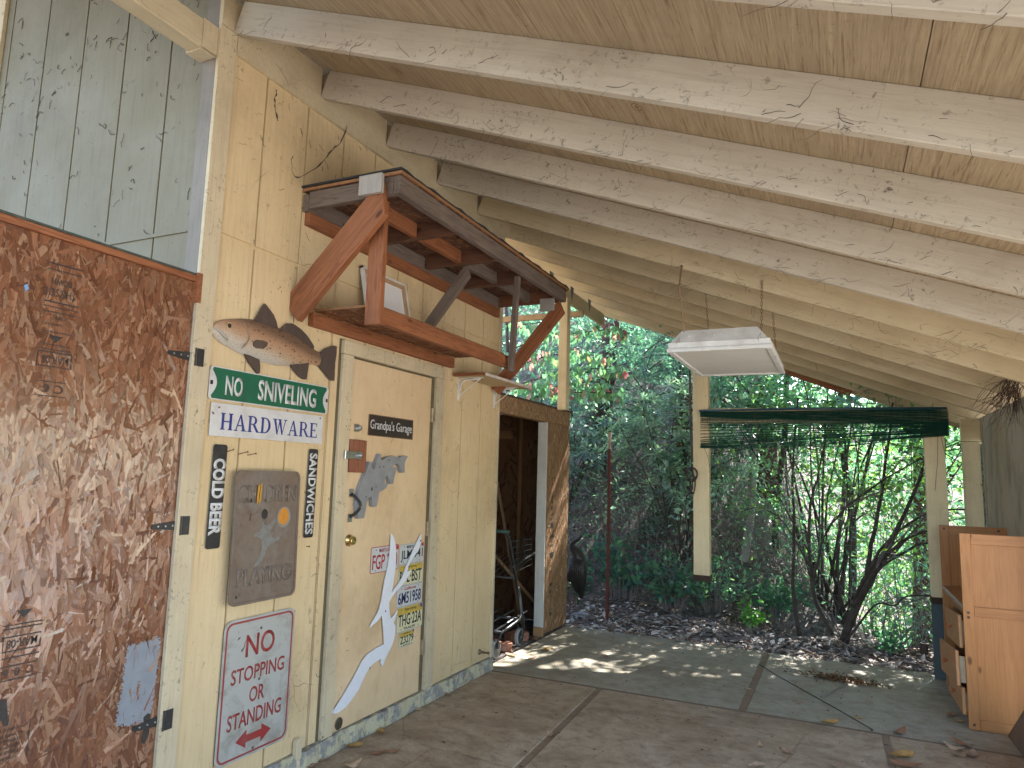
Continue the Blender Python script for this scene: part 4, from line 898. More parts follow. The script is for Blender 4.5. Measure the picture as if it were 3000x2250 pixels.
# white cutout
wc = [(1.508, 1.105), (1.535, 1.083), (1.554, 1.048), (1.566, .99), (1.571, .919), (1.56, .83), (1.542, .752), (1.583, .781), (1.615, .80), (1.641, .823), (1.668, .857), (1.689, .897), (1.72, .935), (1.748, .973), (1.80, 1.035), (1.846, 1.087), (1.845, 1.05), (1.838, 1.014), (1.81, .975), (1.76, .941), (1.73, .915), (1.708, .885), (1.702, .858), (1.749, .868), (1.73, .845), (1.695, .812), (1.662, .791), (1.593, .757), (1.55, .73), (1.521, .700), (1.525, .665), (1.532, .634), (1.545, .602), (1.575, .612), (1.617, .639), (1.60, .606), (1.578, .572), (1.598, .549), (1.60, .51), (1.592, .471), (1.57, .44), (1.546, .414), (1.508, .375), (1.486, .341), (1.467, .362), (1.468, .388), (1.42, .383), (1.379, .372), (1.345, .353), (1.321, .331), (1.295, .30), (1.267, .266), (1.21, .228), (1.158, .202), (1.11, .193), (1.077, .191), (1.049, .204), (1.11, .248), (1.177, .304), (1.22, .342), (1.257, .380), (1.285, .412), (1.327, .440), (1.41, .458), (1.492, .466), (1.485, .52), (1.474, .569), (1.463, .61), (1.452, .637), (1.43, .622), (1.406, .608), (1.37, .597), (1.342, .585), (1.365, .617), (1.40, .645), (1.424, .672), (1.444, .724), (1.455, .78), (1.467, .834), (1.485, .89), (1.499, .946), (1.507, 1.02)]
o = thing('antler_cutout', 'white painted branching plywood cutout hanging over the licence plates on the door', 'cutout', (.01, 1.4, .19))
MB().prism(wc, .0135, .0195).build('cutout', m_enamel('white_cutout_paint', (.74, .74, .78), (.5, .5, .52), .25, 18), o)
m = MB()
for y, z in ((1.486, .655), (1.36, .36), (1.837, 1.04)): m.lathe((.0197, y, z), (1, 0, 0), [(0, .0055), (.001, .005)], 9)
build_each(m, 'drill_mark', BLACK, o)
# fish plaque
f = thing('fish_plaque', 'painted spotted trout plaque on the wall above the green street sign', 'plaque', (.01, .48, 1.92))
top = [(.065, 2.079), (.089, 2.108), (.125, 2.127), (.167, 2.140), (.232, 2.156), (.31, 2.168), (.40, 2.167), (.462, 2.160), (.53, 2.158), (.60, 2.147), (.665, 2.130), (.724, 2.107), (.76, 2.094), (.80, 2.098), (.83, 2.11)]
bot = [(.065, 2.066), (.080, 2.052), (.096, 2.043), (.13, 2.024), (.171, 2.014), (.223, 1.999), (.262, 1.992), (.356, 1.979), (.469, 1.974), (.565, 1.985), (.64, 2.0), (.695, 2.014), (.75, 2.022), (.79, 2.008), (.83, 1.985)]
def interp(c, y): return float(np.interp(y, [p[0] for p in c], [p[1] for p in c]))
ys_ = np.concatenate([np.linspace(.065, .11, 8), np.linspace(.12, .80, 46)]); nk = 15
V = []; F = []
for y in ys_:
    a, b = interp(bot, y), interp(top, y); th = .034*min(1, ((y-.06)/.10)**.5)*(1 if y < .5 else max(.25, 1-(y-.5)/.36))
    for k in range(nk): q = k/(nk-1); V.append((.008+th*math.sin(math.pi*q)**.6, y, a+(b-a)*q))
for i in range(len(ys_)-1):
    for k in range(nk-1): F.append((i*nk+k, (i+1)*nk+k, (i+1)*nk+k+1, i*nk+k+1))
def m_fish():
    t = NT('painted_fish'); p = t.n('TexCoord').outputs['Object']; xyz = t.n('SeparateXYZ', i_0=p).outputs; Y, Z = xyz[1], xyz[2]
    axis = t.math('MULTIPLY_ADD', Y, -.16, 2.12)           # the fish's mid line drops towards the tail
    h = t.math('SUBTRACT', Z, axis)
    c = t.ramp(t.math('MULTIPLY_ADD', h, 5.0, .5), (.02, (.52, .50, .47)), (.26, (.54, .47, .38)), (.42, (.50, .34, .22)), (.62, (.46, .26, .15)), (.85, (.20, .12, .075)))
    sv = t.n('Mapping', i_Vector=p, i_Scale=(1, 36, 74), i_Rotation=(-.16, 0, 0)).outputs[0]
    d_ = t.voro(sv, 1.0, 'F1', 0, .8); rnd_ = t.n('SeparateColor', i_0=t.voro(sv, 1.0, 'F1', 1, .8)).outputs[0]
    sp = t.math('MULTIPLY', t.ramp(d_, (.26, 1), (.36, 0)), t.ramp(rnd_, (.25, 0), (.3, 1)))
    sp = t.math('MULTIPLY', sp, t.ramp(h, (.0, 0), (.012, 1))); 
    hh = t.math('ADD', h, .045); sp = t.math('MULTIPLY', t.math('MULTIPLY', t.ramp(d_, (.34, 1), (.42, 0)), t.ramp(rnd_, (.3, 0), (.33, 1))), t.ramp(hh, (.0, 0), (.03, 1)))
    sp = t.math('MULTIPLY', sp, t.ramp(Y, (.24, 0), (.27, 1)))
    c = t.mix(t.math('MULTIPLY', sp, .85), c, (.05, .03, .022))
    head = t.math('MULTIPLY', t.ramp(Y, (.245, 1), (.262, 0)), t.ramp(Z, (2.01, 0), (2.04, 1)))
    c = t.mix(t.math('MULTIPLY', head, .6), c, (.52, .29, .16))
    sc = t.voro(t.n('Mapping', i_Vector=p, i_Scale=(1, 120, 150), i_Rotation=(.5, 0, 0)).outputs[0], 1.0, 'DISTANCE_TO_EDGE')
    c = t.mix(t.ramp(sc, (.02, .35), (.12, 0)), c, (.12, .07, .04))
    return t.done(c, .4, t.bump(sc, .15, .002))
me = bpy.data.meshes.new('body'); me.from_pydata(V, [], F); me.update(); link('body', me, m_fish(), f, smooth=True)
t = NT('fish_fin'); wv = t.n('TexWave', i_Vector=t.pos((1, 34, 7), rot=(.5, 0, 0)), i_Scale=1.0, i_Distortion=1.2).outputs[1]
FIN = t.done(t.mix(wv, (.075, .052, .042), (.20, .135, .10)), .5, t.bump(wv, .5, .004))
def fin(name, pts, x0=.008, x1=.018):
    pp = []
    for i, a in enumerate(pts):
        b = pts[(i+1) % len(pts)]; n = max(1, int(math.hypot(b[0]-a[0], b[1]-a[1])/.012))
        for k in range(n): q = k/n; pp.append((a[0]+(b[0]-a[0])*q+random.uniform(-.0012, .0012), a[1]+(b[1]-a[1])*q+random.uniform(-.0012, .0012)))
    return MB().prism(pp, x0, x1).build(name, FIN, f)
fin('dorsal_fin', [(.31, 2.162), (.33, 2.20), (.352, 2.243), (.365, 2.257), (.38, 2.25), (.426, 2.216), (.448, 2.185), (.462, 2.154)])
fin('dorsal_fin', [(.475, 2.152), (.517, 2.191), (.548, 2.199), (.577, 2.197), (.62, 2.184), (.665, 2.163), (.70, 2.137), (.724, 2.115), (.722, 2.10)])
fin('tail_fin', [(.775, 2.09), (.81, 2.118), (.86, 2.138), (.88, 2.145), (.905, 2.145), (.902, 2.10), (.897, 2.057), (.899, 2.0), (.90, 1.957), (.875, 1.955), (.859, 1.961), (.82, 1.985), (.775, 2.014), (.788, 2.05)], .010, .020)
fin('anal_fin', [(.695, 2.022), (.69, 1.97), (.685, 1.934), (.66, 1.933), (.633, 1.941), (.595, 1.965), (.56, 1.992)])
fin('pelvic_fin', [(.356, 1.986), (.364, 1.955), (.366, 1.923), (.355, 1.917), (.344, 1.921), (.32, 1.942), (.295, 1.961), (.262, 1.998)])
fin('pectoral_fin', [(.285, 2.055), (.30, 2.068), (.34, 2.072), (.375, 2.068), (.372, 2.05), (.352, 2.034), (.31, 2.03), (.29, 2.036)], .038, .044)
m = MB(); m.lathe((.034, .146, 2.103), (1, .05, 0), [(0, .011), (.005, .010), (.008, .006)], 16); m.build('eye', m_plain('fish_eye', (.03, .02, .015), .15), f)
m = MB(); m.lathe((.0335, .146, 2.103), (1, .05, 0), [(0, .0155), (.003, .0145)], 16); m.build('eye_ring', m_plain('fish_eye_ring', (.45, .30, .14), .3), f)
m = MB(); m.tube([(.03, .072, 2.078), (.037, .10, 2.066), (.041, .13, 2.045), (.04, .14, 2.037)], [.003, .006, .007, .004], 6); m.build('lip', m_plain('fish_lip', (.36, .33, .29), .5), f, smooth=True)
m = MB(); m.tube([(.041+.004*math.sin(math.pi*q), .222+.035*math.sin(math.pi*q), 2.128-.115*q) for q in [i/10 for i in range(11)]], [.0015]+[.004]*9+[.0015], 6); m.build('gill_cover', m_plain('gill_edge', (.30, .20, .13), .5), f, smooth=True)
for o_ in list(COL.objects):
    if o_.type == 'EMPTY' and o_.name.split('.')[0] in ('street_sign', 'shop_sign', 'beer_sign', 'sandwich_sign', 'parking_sign'): o_.location.x += .006
# nails, spigot, doorstop
for i, (y, z, L, dz, lb) in enumerate(((.225, 1.555, .03, .01, 'bent nail beside the top of the beer sign, nearest it'), (.29, 1.548, .05, .012, 'long rusty nail between the two narrow black signs, longer of the pair'), (.345, 1.542, .045, .008, 'rusty nail right of the longest nail above the rusty sign'), (.785, 1.085, .014, .0, 'short screw head under the sandwich sign'))):
    m = MB(); m.tube([(0, y, z-dz), (L, y+.006, z)], .0022, 6); m.lathe((L, y+.006, z), (1, .1, .1), [(0, .0048), (.0015, .0048)], 9)
    tag(m.build('nail', RUST), lb, 'nail', 'nails left in the wall')
sg = thing('wall_post_cap', 'rounded cream painted peg board standing at the foot of the wall under the parking sign', 'peg', (.03, .80, 0))
m = MB(); m.prism(rrect(.772, .812, .052, .158, .0195, 6), .006, .034); m.build('tongue', CREAM2, sg, bevel=.003)
m = MB(); m.lathe((.03, .792, .0), (0, 0, 1), [(0, .012), (.03, .010), (.045, .011), (.055, .009)], 12); m.build('stem', CREAM2, sg)
ds_ = thing('door_stop', 'small bronze door stop sticking out of the wall end near the floor', 'door stop', (.0, 2.78, .13))
p = plane_pt = Vector((.0, 2.755, .157))
m = MB(); m.lathe((.0005, 2.755, .157), (1, 0, 0), [(0, .022), (.005, .02), (.015, .010), (.06, .007), (.075, .010), (.082, .008)], 16); m.build('stop', m_plain('bronze', (.16, .12, .07), .45, .6), ds_)

# ================================================================ hanging light
lt = thing('hanging_light', 'white box light fitting with a flat diffuser hung on chains from the rafters', 'light', (1.82, 2.85, 2.29))
Lx0, Lx1, Ly0, Ly1, Lz = 1.505, 2.135, 2.30, 3.43, 2.292
EN = m_plain('white_fixture_enamel', (.74, .73, .72), .4, dirt=(.40, .34, .28), scale=10, damt=.4)
m = MB(); b_ = .035
m.box(Lx0, Lx1, Ly0, Ly0+b_, Lz-.012, Lz+.012).box(Lx0, Lx1, Ly1-b_, Ly1, Lz-.012, Lz+.012).box(Lx0, Lx0+b_, Ly0+b_, Ly1-b_, Lz-.012, Lz+.012).box(Lx1-b_, Lx1, Ly0+b_, Ly1-b_, Lz-.012, Lz+.012)
m.build('rim', EN, lt, bevel=.003)
m = MB(); m.hexa([(Lx0+.008, Ly0+.008, Lz+.0125), (Lx1-.008, Ly0+.008, Lz+.0125), (Lx1-.008, Ly1-.008, Lz+.0125), (Lx0+.008, Ly1-.008, Lz+.0125)], [(Lx0+.008, Ly0+.008, Lz+.05), (Lx1-.008, Ly0+.008, Lz+.05), (Lx1-.008, Ly1-.008, Lz+.05), (Lx0+.008, Ly1-.008, Lz+.05)])
m.hexa([(Lx0+.02, Ly0+.014, Lz+.051), (Lx1-.02, Ly0+.014, Lz+.051), (Lx1-.02, Ly1-.014, Lz+.051), (Lx0+.02, Ly1-.014, Lz+.051)], [(Lx0+.085, Ly0+.06, Lz+.135), (Lx1-.085, Ly0+.06, Lz+.135), (Lx1-.085, Ly1-.06, Lz+.135), (Lx0+.085, Ly1-.06, Lz+.135)])
m.build('housing', EN, lt, bevel=.002)
MB().box(Lx0+b_+.001, Lx1-b_-.001, Ly0+b_+.001, Ly1-b_-.001, Lz-.003, Lz+.001).build('diffuser', m_plain('dusty_diffuser', (.72, .70, .65), .55, var=.05, scale=3, dirt=(.45, .41, .35), damt=.3), lt)
m = MB()
for x in (1.64, 1.74, 1.80, 1.86, 1.98): m.lathe((x, Ly0+.034, Lz+.098), (0, -1, .55), [(0, .011), (.0025, .010)], 10)
build_each(m, 'knock_out', EN, lt)
m = MB()
for x in (Lx0+.07, Lx1-.07): m.tube([(x, Ly0+.012, Lz+.02), (x-.008, Ly0+.004, Lz+.05), (x+.008, Ly0+.01, Lz+.085), (x+.01, Ly0+.016, Lz+.04)], .002, 6)
build_each(m, 'wire_clip', STEEL, lt)
def chain(x0, y0, z0, x1, y1, z1):
    a, b = Vector((x0, y0, z0)), Vector((x1, y1, z1)); n = int((b-a).length/.024); m = MB()
    for i in range(n):
        c = a.lerp(b, (i+.5)/n); s_ = .006; q = (1, 0, 0) if i % 2 else (0, 1, 0)
        pts = [c+Vector(q)*s_*math.cos(t_)+Vector((0, 0, 1))*.0155*math.sin(t_) for t_ in [k*math.pi/5 for k in range(11)]]
        m.tube(pts, .0016, 4, False)
    return m.build('chain', RUST, lt)
def under(x, y): return rb(x)+.01
for x, y in ((Lx1-.06, Ly0+.05), (Lx1-.05, Ly1-.12), (Lx0+.12, Ly1-.2)):
    yr_ = min(ry, key=lambda q: abs(q-y)); chain(x, y, Lz+.1, x, yr_-.002, rb(x)+.06)
m = MB(); m.tube([(Lx0+.1, Ly0+.06, Lz+.12), (Lx0+.075, Ly0+.03, Lz+.42), (Lx0+.07, 2.432, rb(1.58)+.02)], [.005, .006, .009], 7); tag(m.build('hanging_stick', m_wood('dry_stick', (.35, .24, .15), (.27, .17, .1), (.17, .1, .06))), 'dry straight twig hanging beside the left chain of the light', 'twig')
# power cord with its coil on the hanging post
m = MB(); pts = [(1.246, 4.42, 2.62), (1.243, 4.42, 2.5), (1.25, 4.42, 2.0), (1.262, 4.42, 1.64)]
m.tube(pts, .011, 8)
for k, (cx, cz, rx, rz) in enumerate(((1.258, 1.535, .05, .055), (1.264, 1.525, .046, .06), (1.272, 1.44, .022, .085))):
    m.tube([(cx+rx*math.cos(q), 4.412-.012*k+.01*math.sin(q*2), cz+rz*math.sin(q)) for q in [i*math.pi/10 for i in range(21)]], .0065, 7)
m.tube([(1.262, 4.40, 1.62), (1.285, 4.36, 1.5), (1.27, 4.36, 1.40), (1.22, 4.38, 1.33), (1.2, 4.40, 1.22), (1.215, 4.42, 1.02)], .009, 7)
tag(m.build('power_cord', m_plain('dusty_black_rubber', (.035, .03, .028), .6, dirt=(.13, .11, .09))), 'black power cord hanging in a tied coil beside the middle cut off post', 'cord')

# ================================================================ netting rolled along the beam
nt_ = thing('garden_netting', 'dark green garden netting bunched along the beam between the two hanging posts', 'netting', (2.3, 4.40, 1.77))
NG = m_plain('green_netting', (.010, .055, .04), .45)
BLK2 = m_plain('blue_green_pipe', (.02, .07, .10), .35)
m = MB(); NY = 4.42; xl, xr = 1.335, 3.275
def strand(zl, zr, sag, k):
    n = 12; return [(xl+random.uniform(0, .006)+(xr-xl)*i/n, NY+.012*math.sin(k*1.7+i*.6), zl+(zr-zl)*i/n-sag*math.sin(math.pi*(i/n)**.75)+.0015*math.sin(i*2.1+k)) for i in range(n+1)]
for k in range(34): m.tube(strand(2.098-.0014*k, 2.10-.0034*k, .002, k), .0014, 4, False)
for k in range(15): m.tube([(p[0], p[1]+.004, p[2]) for p in strand(2.095-.0027*k, 2.098-.0083*k, 0, k+.5)], .0016, 4, False)
zls = [2.04, 2.028, 2.015, 2.0, 1.985, 1.97, 1.95, 1.925, 1.895, 1.865, 1.84, 1.825, 1.81, 1.80, 1.79, 1.785, 1.78, 1.776, 1.772]
for k, z in enumerate(zls): m.tube(strand(z, 1.988-.0055*k, -.006 if k < 15 else .012*(k-15)/2+.008, k), .0035, 4, False)
for k in range(20): m.tube([(p[0], p[1]-.003, p[2]) for p in strand(1.985-.003*k, 1.988-.0045*k, .0, k)][10:], .0018, 4, False)
for i in range(44):
    x = xl+.02+i*.0435; m.tube([(x, NY-.005, 2.096), (x+.003, NY-.006, 2.04), (x, NY-.004, 1.998)], .0014, 4, False)
m.build('net_strands', NG, nt_)
MB().tube([(1.33, 4.408, 2.108), (2.2, 4.405, 2.116), (3.27, 4.41, 2.105)], .010, 8).build('top_pipe', BLK2, nt_, smooth=True)
m = MB()
for x0, z0, x1, z1 in ((3.20, 1.93, 3.16, 1.45), (3.21, 1.93, 3.28, 1.40), (1.37, 1.78, 1.42, 1.60)): m.tube([(x0, 4.40, z0), ((x0+x1)/2+.01, 4.41, (z0+z1)/2), (x1, 4.40, z1)], .0016, 4, False)
build_each(m, 'loose_thread', NG, nt_)

# ================================================================ desk with hutch ends, drawers and back
dk_ = thing('wooden_desk', 'honey coloured wooden desk with tall panelled ends and sagging open drawers at the right', 'desk', (3.33, 3.76, 0))
X0, X1 = 3.162, 3.60
def frame_end(y, x0=X0, x1=X1, t_=.022, mat_=MAPLE):
    fy = y
    board('end_stile', (x0+.03, fy, 0), (x0+.03, fy, 1.19), .06, t_, mat_, dk_, up=(1, 0, 0))
    board('end_stile', (x1-.03, fy, 0), (x1-.03, fy, 1.19), .06, t_, mat_, dk_, up=(1, 0, 0))
    for zc_, h_ in ((.031, .062), (.709, .06), (1.156, .066)): board('end_rail', (x0+.0605, fy, zc_), (x1-.0605, fy, zc_), h_, t_-.002, mat_, dk_)
    board('end_panel', ((x0+x1)/2, fy+.003, .0625), ((x0+x1)/2, fy+.003, .678), x1-x0-.122, .008, mat_, dk_, up=(1, 0, 0), bevel=0)
    board('end_panel', ((x0+x1)/2, fy+.003, .7395), ((x0+x1)/2, fy+.003, 1.122), x1-x0-.122, .008, mat_, dk_, up=(1, 0, 0), bevel=0)
    m = MB()
    for x_, z_ in ((x0+.028, .70), (x0+.028, .672), (x0+.028, .03)) if y < 3.5 else ((x0+.03, 1.165), (x1-.06, 1.165)): m.lathe((x_, fy-t_/2-.0015, z_), (0, 1, 0), [(0, .0085), (.003, .0085)], 12)
    build_each(m, 'dowel_plug', m_plain('dark_plug', (.05, .022, .012), .5), dk_)
frame_end(3.27); frame_end(4.27)
board('desk_top', (3.385, 3.283, .727), (3.385, 4.257, .727), .43, .022, MAPLE, dk_, up=(1, 0, 0))
board('top_edge', (3.166, 3.283, .727), (3.166, 4.257, .727), .024, .004, m_plain('worn_edge_band', (.42, .38, .33), .6, dirt=(.25, .18, .12)), dk_)
board('apron', (3.18, 3.283, .695), (3.18, 4.257, .695), .034, .018, MAPLE, dk_)
board('back_panel', (3.59, 3.283, .38), (3.59, 4.257, .38), .70, .012, MAPLE, dk_)
board('divider', (3.38, 3.915, .06), (3.38, 3.915, .678), .40, .018, MAPLE, dk_, up=(1, 0, 0))
board('plinth', (3.20, 3.285, .03), (3.20, 3.90, .03), .06, .016, MAPLE, dk_)
m = MB(); m.box(3.30, 3.31, 3.285, 3.9, .062, .676); m.build('drawer_shade_sheet', m_plain('cavity_shade', (.06, .03, .015), .9), dk_)  # thin dark sheet painting the shade behind the drawers
DRW = m_wood('drawer_front', (.50, .26, .12), (.45, .22, .095), (.36, .16, .06), rough=.5, ring=.5, bump=.05, stain=.15)
KN = m_plain('turned_knob', (.42, .13, .045), .35)
def drawer(z0, z1, x, ya, yb, dz, dx, rough_=False):
    o = board('drawer', (x, ya, (z0+z1)/2), (x-dx, yb, (z0+z1)/2-dz), z1-z0, .02, DRW, dk_, bevel=.003)
    kx, ky, kz = x-dx*.5-.011, (ya+yb)/2, (z0+z1)/2-dz/2
    MB().lathe((kx, ky, kz), (-1, 0, 0), [(0, .009), (.008, .007), (.012, .012), (.02, .017), (.027, .014), (.03, .006)], 16).build('knob', KN, o)
    m = MB(); m.box(x+.012, x+.14, ya+.02, ya+.032, z0+.015, z1-.035); m.build('drawer_side', m_plain('raw_drawer_wood', (.55, .42, .28), .7), o)
drawer(.475, .675, 3.147, 3.29, 3.90, .04, .0); drawer(.245, .455, 3.122, 3.29, 3.90, .045, .02); drawer(.075, .235, 3.147, 3.29, 3.90, .03, .0)

# leaning panel bottom right, blue board behind the desk, other bits on the right
o = MB(); o.hexa([(3.375, 3.25, .0), (3.40, 2.0, .0), (3.55, 1.6, 1.15), (3.49, 2.2, .82)], [(3.358, 3.25, .0), (3.383, 2.0, .0), (3.533, 1.6, 1.15), (3.473, 2.2, .82)])
o = o.build('plywood_offcut', m_paint('brown_plywood', (.20, .125, .085), (.16, .095, .062), (.08, .05, .035), axis=(2, 2, 5), web=False)); tag(o, 'brown stained plywood offcut leaning at the lower right in front of the desk', 'plywood')
o = MB(); o.box(3.105, 3.60, 4.47, 4.50, -.02, .60); o = o.build('blue_board', m_plain('dull_blue_paint', (.05, .075, .085), .6, dirt=(.04, .05, .05)), bevel=.004); tag(o, 'dull blue painted board upright behind the desk under the right cut off post', 'board')
# dry roots hanging from the roof edge
m = MB(); random.seed(21)
for i in range(85):
    p = Vector((3.575+random.uniform(-.05, .02), 3.55+random.uniform(-.16, .2), 2.20+random.uniform(-.06, .07))); pts = [p.copy()]; d_ = Vector((random.uniform(-.9, .12), random.uniform(-.8, .8), random.uniform(-1.1, -.1))).normalized()
    for k in range(6): d_ = (d_+Vector((random.uniform(-.4, .4), random.uniform(-.4, .4), random.uniform(-.45, .15)))).normalized(); p = p+d_*random.uniform(.03, .075); p.x = min(p.x, 3.588); pts.append(p.copy())
    m.tube(pts, [.0025*(1-.13*k) for k in range(7)], 4, False)
tag(m.build('root_tangle', m_plain('dry_roots', (.075, .04, .028), .9)), 'tangle of dry brown roots hanging from the roof edge at the far right', 'roots')
# ================================================================ pole, heron and small things outside
m = MB(); m.hexa([(.235, 5.125, -.06), (.265, 5.125, -.06), (.265, 5.145, -.06), (.235, 5.145, -.06)], [(.243, 5.125, 1.78), (.271, 5.125, 1.78), (.271, 5.145, 1.78), (.243, 5.145, 1.78)])
pl = thing('fence_post', 'thin rust red steel stake with a pale top standing behind the slab', 'stake', (.25, 5.135, -.05))
m.build('stake', m_plain('red_oxide_steel', (.10, .018, .014), .6, dirt=(.07, .03, .025), scale=25), pl)
m = MB()
for i in range(22): z_ = .1+i*.076; m.box(.266+.0003*i, .276+.0003*i, 5.128, 5.142, z_, z_+.018)
build_each(m, 'stud', m_plain('red_oxide_stud', (.13, .028, .022), .6), pl)
MB().hexa([(.244, 5.126, 1.781), (.270, 5.126, 1.781), (.270, 5.144, 1.781), (.244, 5.144, 1.781)], [(.25, 5.126, 1.96), (.276, 5.126, 1.96), (.276, 5.144, 1.96), (.25, 5.144, 1.96)]).build('pale_tip', m_plain('pale_tip', (.34, .26, .19), .7), pl)
# heron statue: one continuous skinned body
def skin(name, chain_list, m, parent, sub=2):
    me = bpy.data.meshes.new(name); V = []; E = []; Rr = []
    for ch in chain_list:
        start = ch[0]; prev = None
        for p in ch:
            if isinstance(p, int): prev = p; continue
            V.append(p[:3]); Rr.append(p[3:]); 
            if prev is not None: E.append((prev, len(V)-1))
            prev = len(V)-1
    me.from_pydata(V, E, []); o = link(name, me, m, parent)
    sk = o.modifiers.new('skin', 'SKIN'); sk.use_smooth_shade = True
    for i, r in enumerate(Rr): me.skin_vertices[0].data[i].radius = (r[0], r[1] if len(r) > 1 else r[0])
    me.skin_vertices[0].data[0].use_root = True
    s = o.modifiers.new('sub', 'SUBSURF'); s.levels = sub; s.render_levels = sub
    return o
BRZ = m_plain('dark_bronze', (.055, .048, .042), .45, .5, dirt=(.12, .12, .11), scale=9, damt=.5)
hr = thing('heron_statue', 'dark bronze heron statue with hunched wings behind the corner of the shed', 'statue', (-.17, 5.3, -.03))
hx = -.165
skin('body', [[(hx+.02, 5.3, .56, .095, .09), (hx+.035, 5.29, .63, .085, .075), (hx-.01, 5.28, .69, .055, .05), (hx-.05, 5.27, .725, .032, .03), (hx-.02, 5.26, .765, .026, .025), (hx+.04, 5.25, .80, .022, .022), (hx+.075, 5.24, .835, .020, .02), (hx+.088, 5.235, .865, .010, .01), (hx+.092, 5.23, .90, .004, .004)],
              [0, (hx+.04, 5.31, .46, .10, .09), (hx+.055, 5.32, .36, .085, .07), (hx+.06, 5.33, .27, .05, .045), (hx+.05, 5.34, .16, .022, .02)],
              [0, (hx-.05, 5.29, .45, .07, .07), (hx-.06, 5.29, .33, .045, .04)]], BRZ, hr)
m = MB()
for dx, dy in ((-.035, 0), (.005, .05)):
    m.tube([(hx+dx, 5.28+dy, .40), (hx+dx-.006, 5.28+dy, .22), (hx+dx-.012, 5.27+dy, .03), (hx+dx+.0, 5.26+dy, .0)], [.011, .008, .009, .011], 8)
    for a in (-.5, 0, .5): m.tube([(hx+dx-.01, 5.27+dy, .015), (hx+dx+.06*math.cos(a), 5.24+dy+.06*math.sin(a), -.01)], [.007, .004], 6)
build_each(m, 'leg', m_plain('rusty_leg', (.19, .11, .07), .6, .3), hr, smooth=True)
m = MB()
for k in range(9):
    a = -.9+k*.22; m.tube([(hx+.03+.085*math.sin(a), 5.27-.075*math.cos(a), .60), (hx+.04+.10*math.sin(a), 5.275-.085*math.cos(a), .47), (hx+.05+.075*math.sin(a), 5.29-.06*math.cos(a), .30-.015*k)], [.012, .014, .005], 6)
m.build('wing_feathers', BRZ, hr, smooth=True)
def rock(name, c, s, m_, label, cat='rock', seed=1, group=None):
    g_ = random.Random(seed); bm = bmesh.new(); bmesh.ops.create_icosphere(bm, subdivisions=3, radius=1)
    ph = [g_.uniform(0, 6) for _ in range(6)]
    for v in bm.verts:
        d_ = 1+.16*math.sin(v.co.x*3+ph[0])+.13*math.sin(v.co.y*4+ph[1])+.12*math.sin(v.co.z*5+ph[2])+.05*math.sin(v.co.x*11+ph[3])
        v.co = Vector((v.co.x*s[0]*d_, v.co.y*s[1]*d_, max(-.35, v.co.z)*s[2]*d_))
    me = bpy.data.meshes.new(name); bm.to_mesh(me); bm.free(); o = link(name, me, m_, smooth=True, mat=Matrix.Translation(c)); return tag(o, label, cat, group)
STN = m_plain('pale_blue_stone', (.33, .35, .40), .7, dirt=(.2, .19, .18), scale=10, bump=.4)
rock('stone', (-.07, 5.19, .0), (.085, .06, .06), STN, 'pale bluish rounded stone at the feet of the heron', seed=2)
rock('stone', (-.02, 5.52, .02), (.09, .05, .05), STN, 'paler stone lying behind the heron stone in the litter', seed=5)
m = MB(); m.lathe((3.095, 5.2, -.06), (.05, 0, 1), [(0, .030), (.06, .028), (.17, .036), (.185, .036), (.186, .028), (.15, .024)], 16); tag(m.build('stump', m_plain('dark_pot', (.055, .04, .032), .8, dirt=(.14, .11, .09))), 'short dark stump standing on the litter near the blue board', 'stump')
m = MB(); m.box(2.95, 3.25, 4.93, 5.06, -.06, -.005); tag(m.build('buried_timber', m_plain('grey_timber', (.12, .12, .12), .9)), 'grey half buried timber on the litter below the stump', 'timber')

# things lying on the concrete
def rod(pts, r, m_, name, label, cat): tag(MB().tube(pts, r, 6).build(name, m_), label, cat)
DR = m_plain('dark_rod', (.03, .035, .025), .6)
rod([(1.845, 4.15, .006), (2.0, 3.885, .005), (2.23, 3.53, .006), (2.42, 3.24, .006), (2.618, 2.912, .008)], .0032, DR, 'bamboo_rod', 'long thin dark cane lying across the concrete floor', 'cane')
rod([(2.317, 3.46, .009), (2.41, 3.71, .007), (2.49, 3.93, .009)], .0055, m_plain('grey_stick', (.26, .24, .18), .7), 'short_stick', 'short grey stick lying between the long cane and the leaf heap', 'stick')
LV = m_attr('dry_leaf', .6, .12, .3, .15, bump=.3)
def dryleaf_mesh(seed):
    g_ = random.Random(seed); L, Wd = 1.0, g_.uniform(.36, .55); V = []; F = []; nu, nv = 7, 5
    cu, cv_ = g_.uniform(.1, .55), g_.uniform(.2, .7)*g_.choice((1, 1, -1)); tw = g_.uniform(-.5, .5)
    for i in range(nu):
        u = i/(nu-1); hw = Wd/2*math.sin(math.pi*min(.97, max(.03, u)))**.8
        for j in range(nv):
            v = (j/(nv-1)*2-1); y = v*hw; x = (u-.5)*L
            z = cv_*y*y*3.2+cu*(x*x)*1.1+tw*x*y*1.5+g_.uniform(-.015, .015)
            V.append((x, y, z))
    zm = min(v[2] for v in V); V = [(a, b, c-zm+.02) for a, b, c in V]
    for i in range(nu-1):
        for j in range(nv-1): F.append((i*nv+j, (i+1)*nv+j, (i+1)*nv+j+1, i*nv+j+1))
    V += [(-.5, 0, V[2][2]), (-.62, .03, V[2][2]+.03)]
    me = bpy.data.meshes.new('dry_leaf'); me.from_pydata(V, [], F); me.update()
    c = np.array(g_.choice([(.46, .25, .15), (.52, .33, .20), (.36, .18, .10), (.58, .40, .26), (.44, .28, .19), (.55, .32, .11)]))
    colattr(me, [tuple(c*g_.uniform(.8, 1.15)) for _ in F])
    for p in me.polygons: p.use_smooth = True
    me.materials.append(LV); return me
LM = [dryleaf_mesh(s) for s in range(9)]
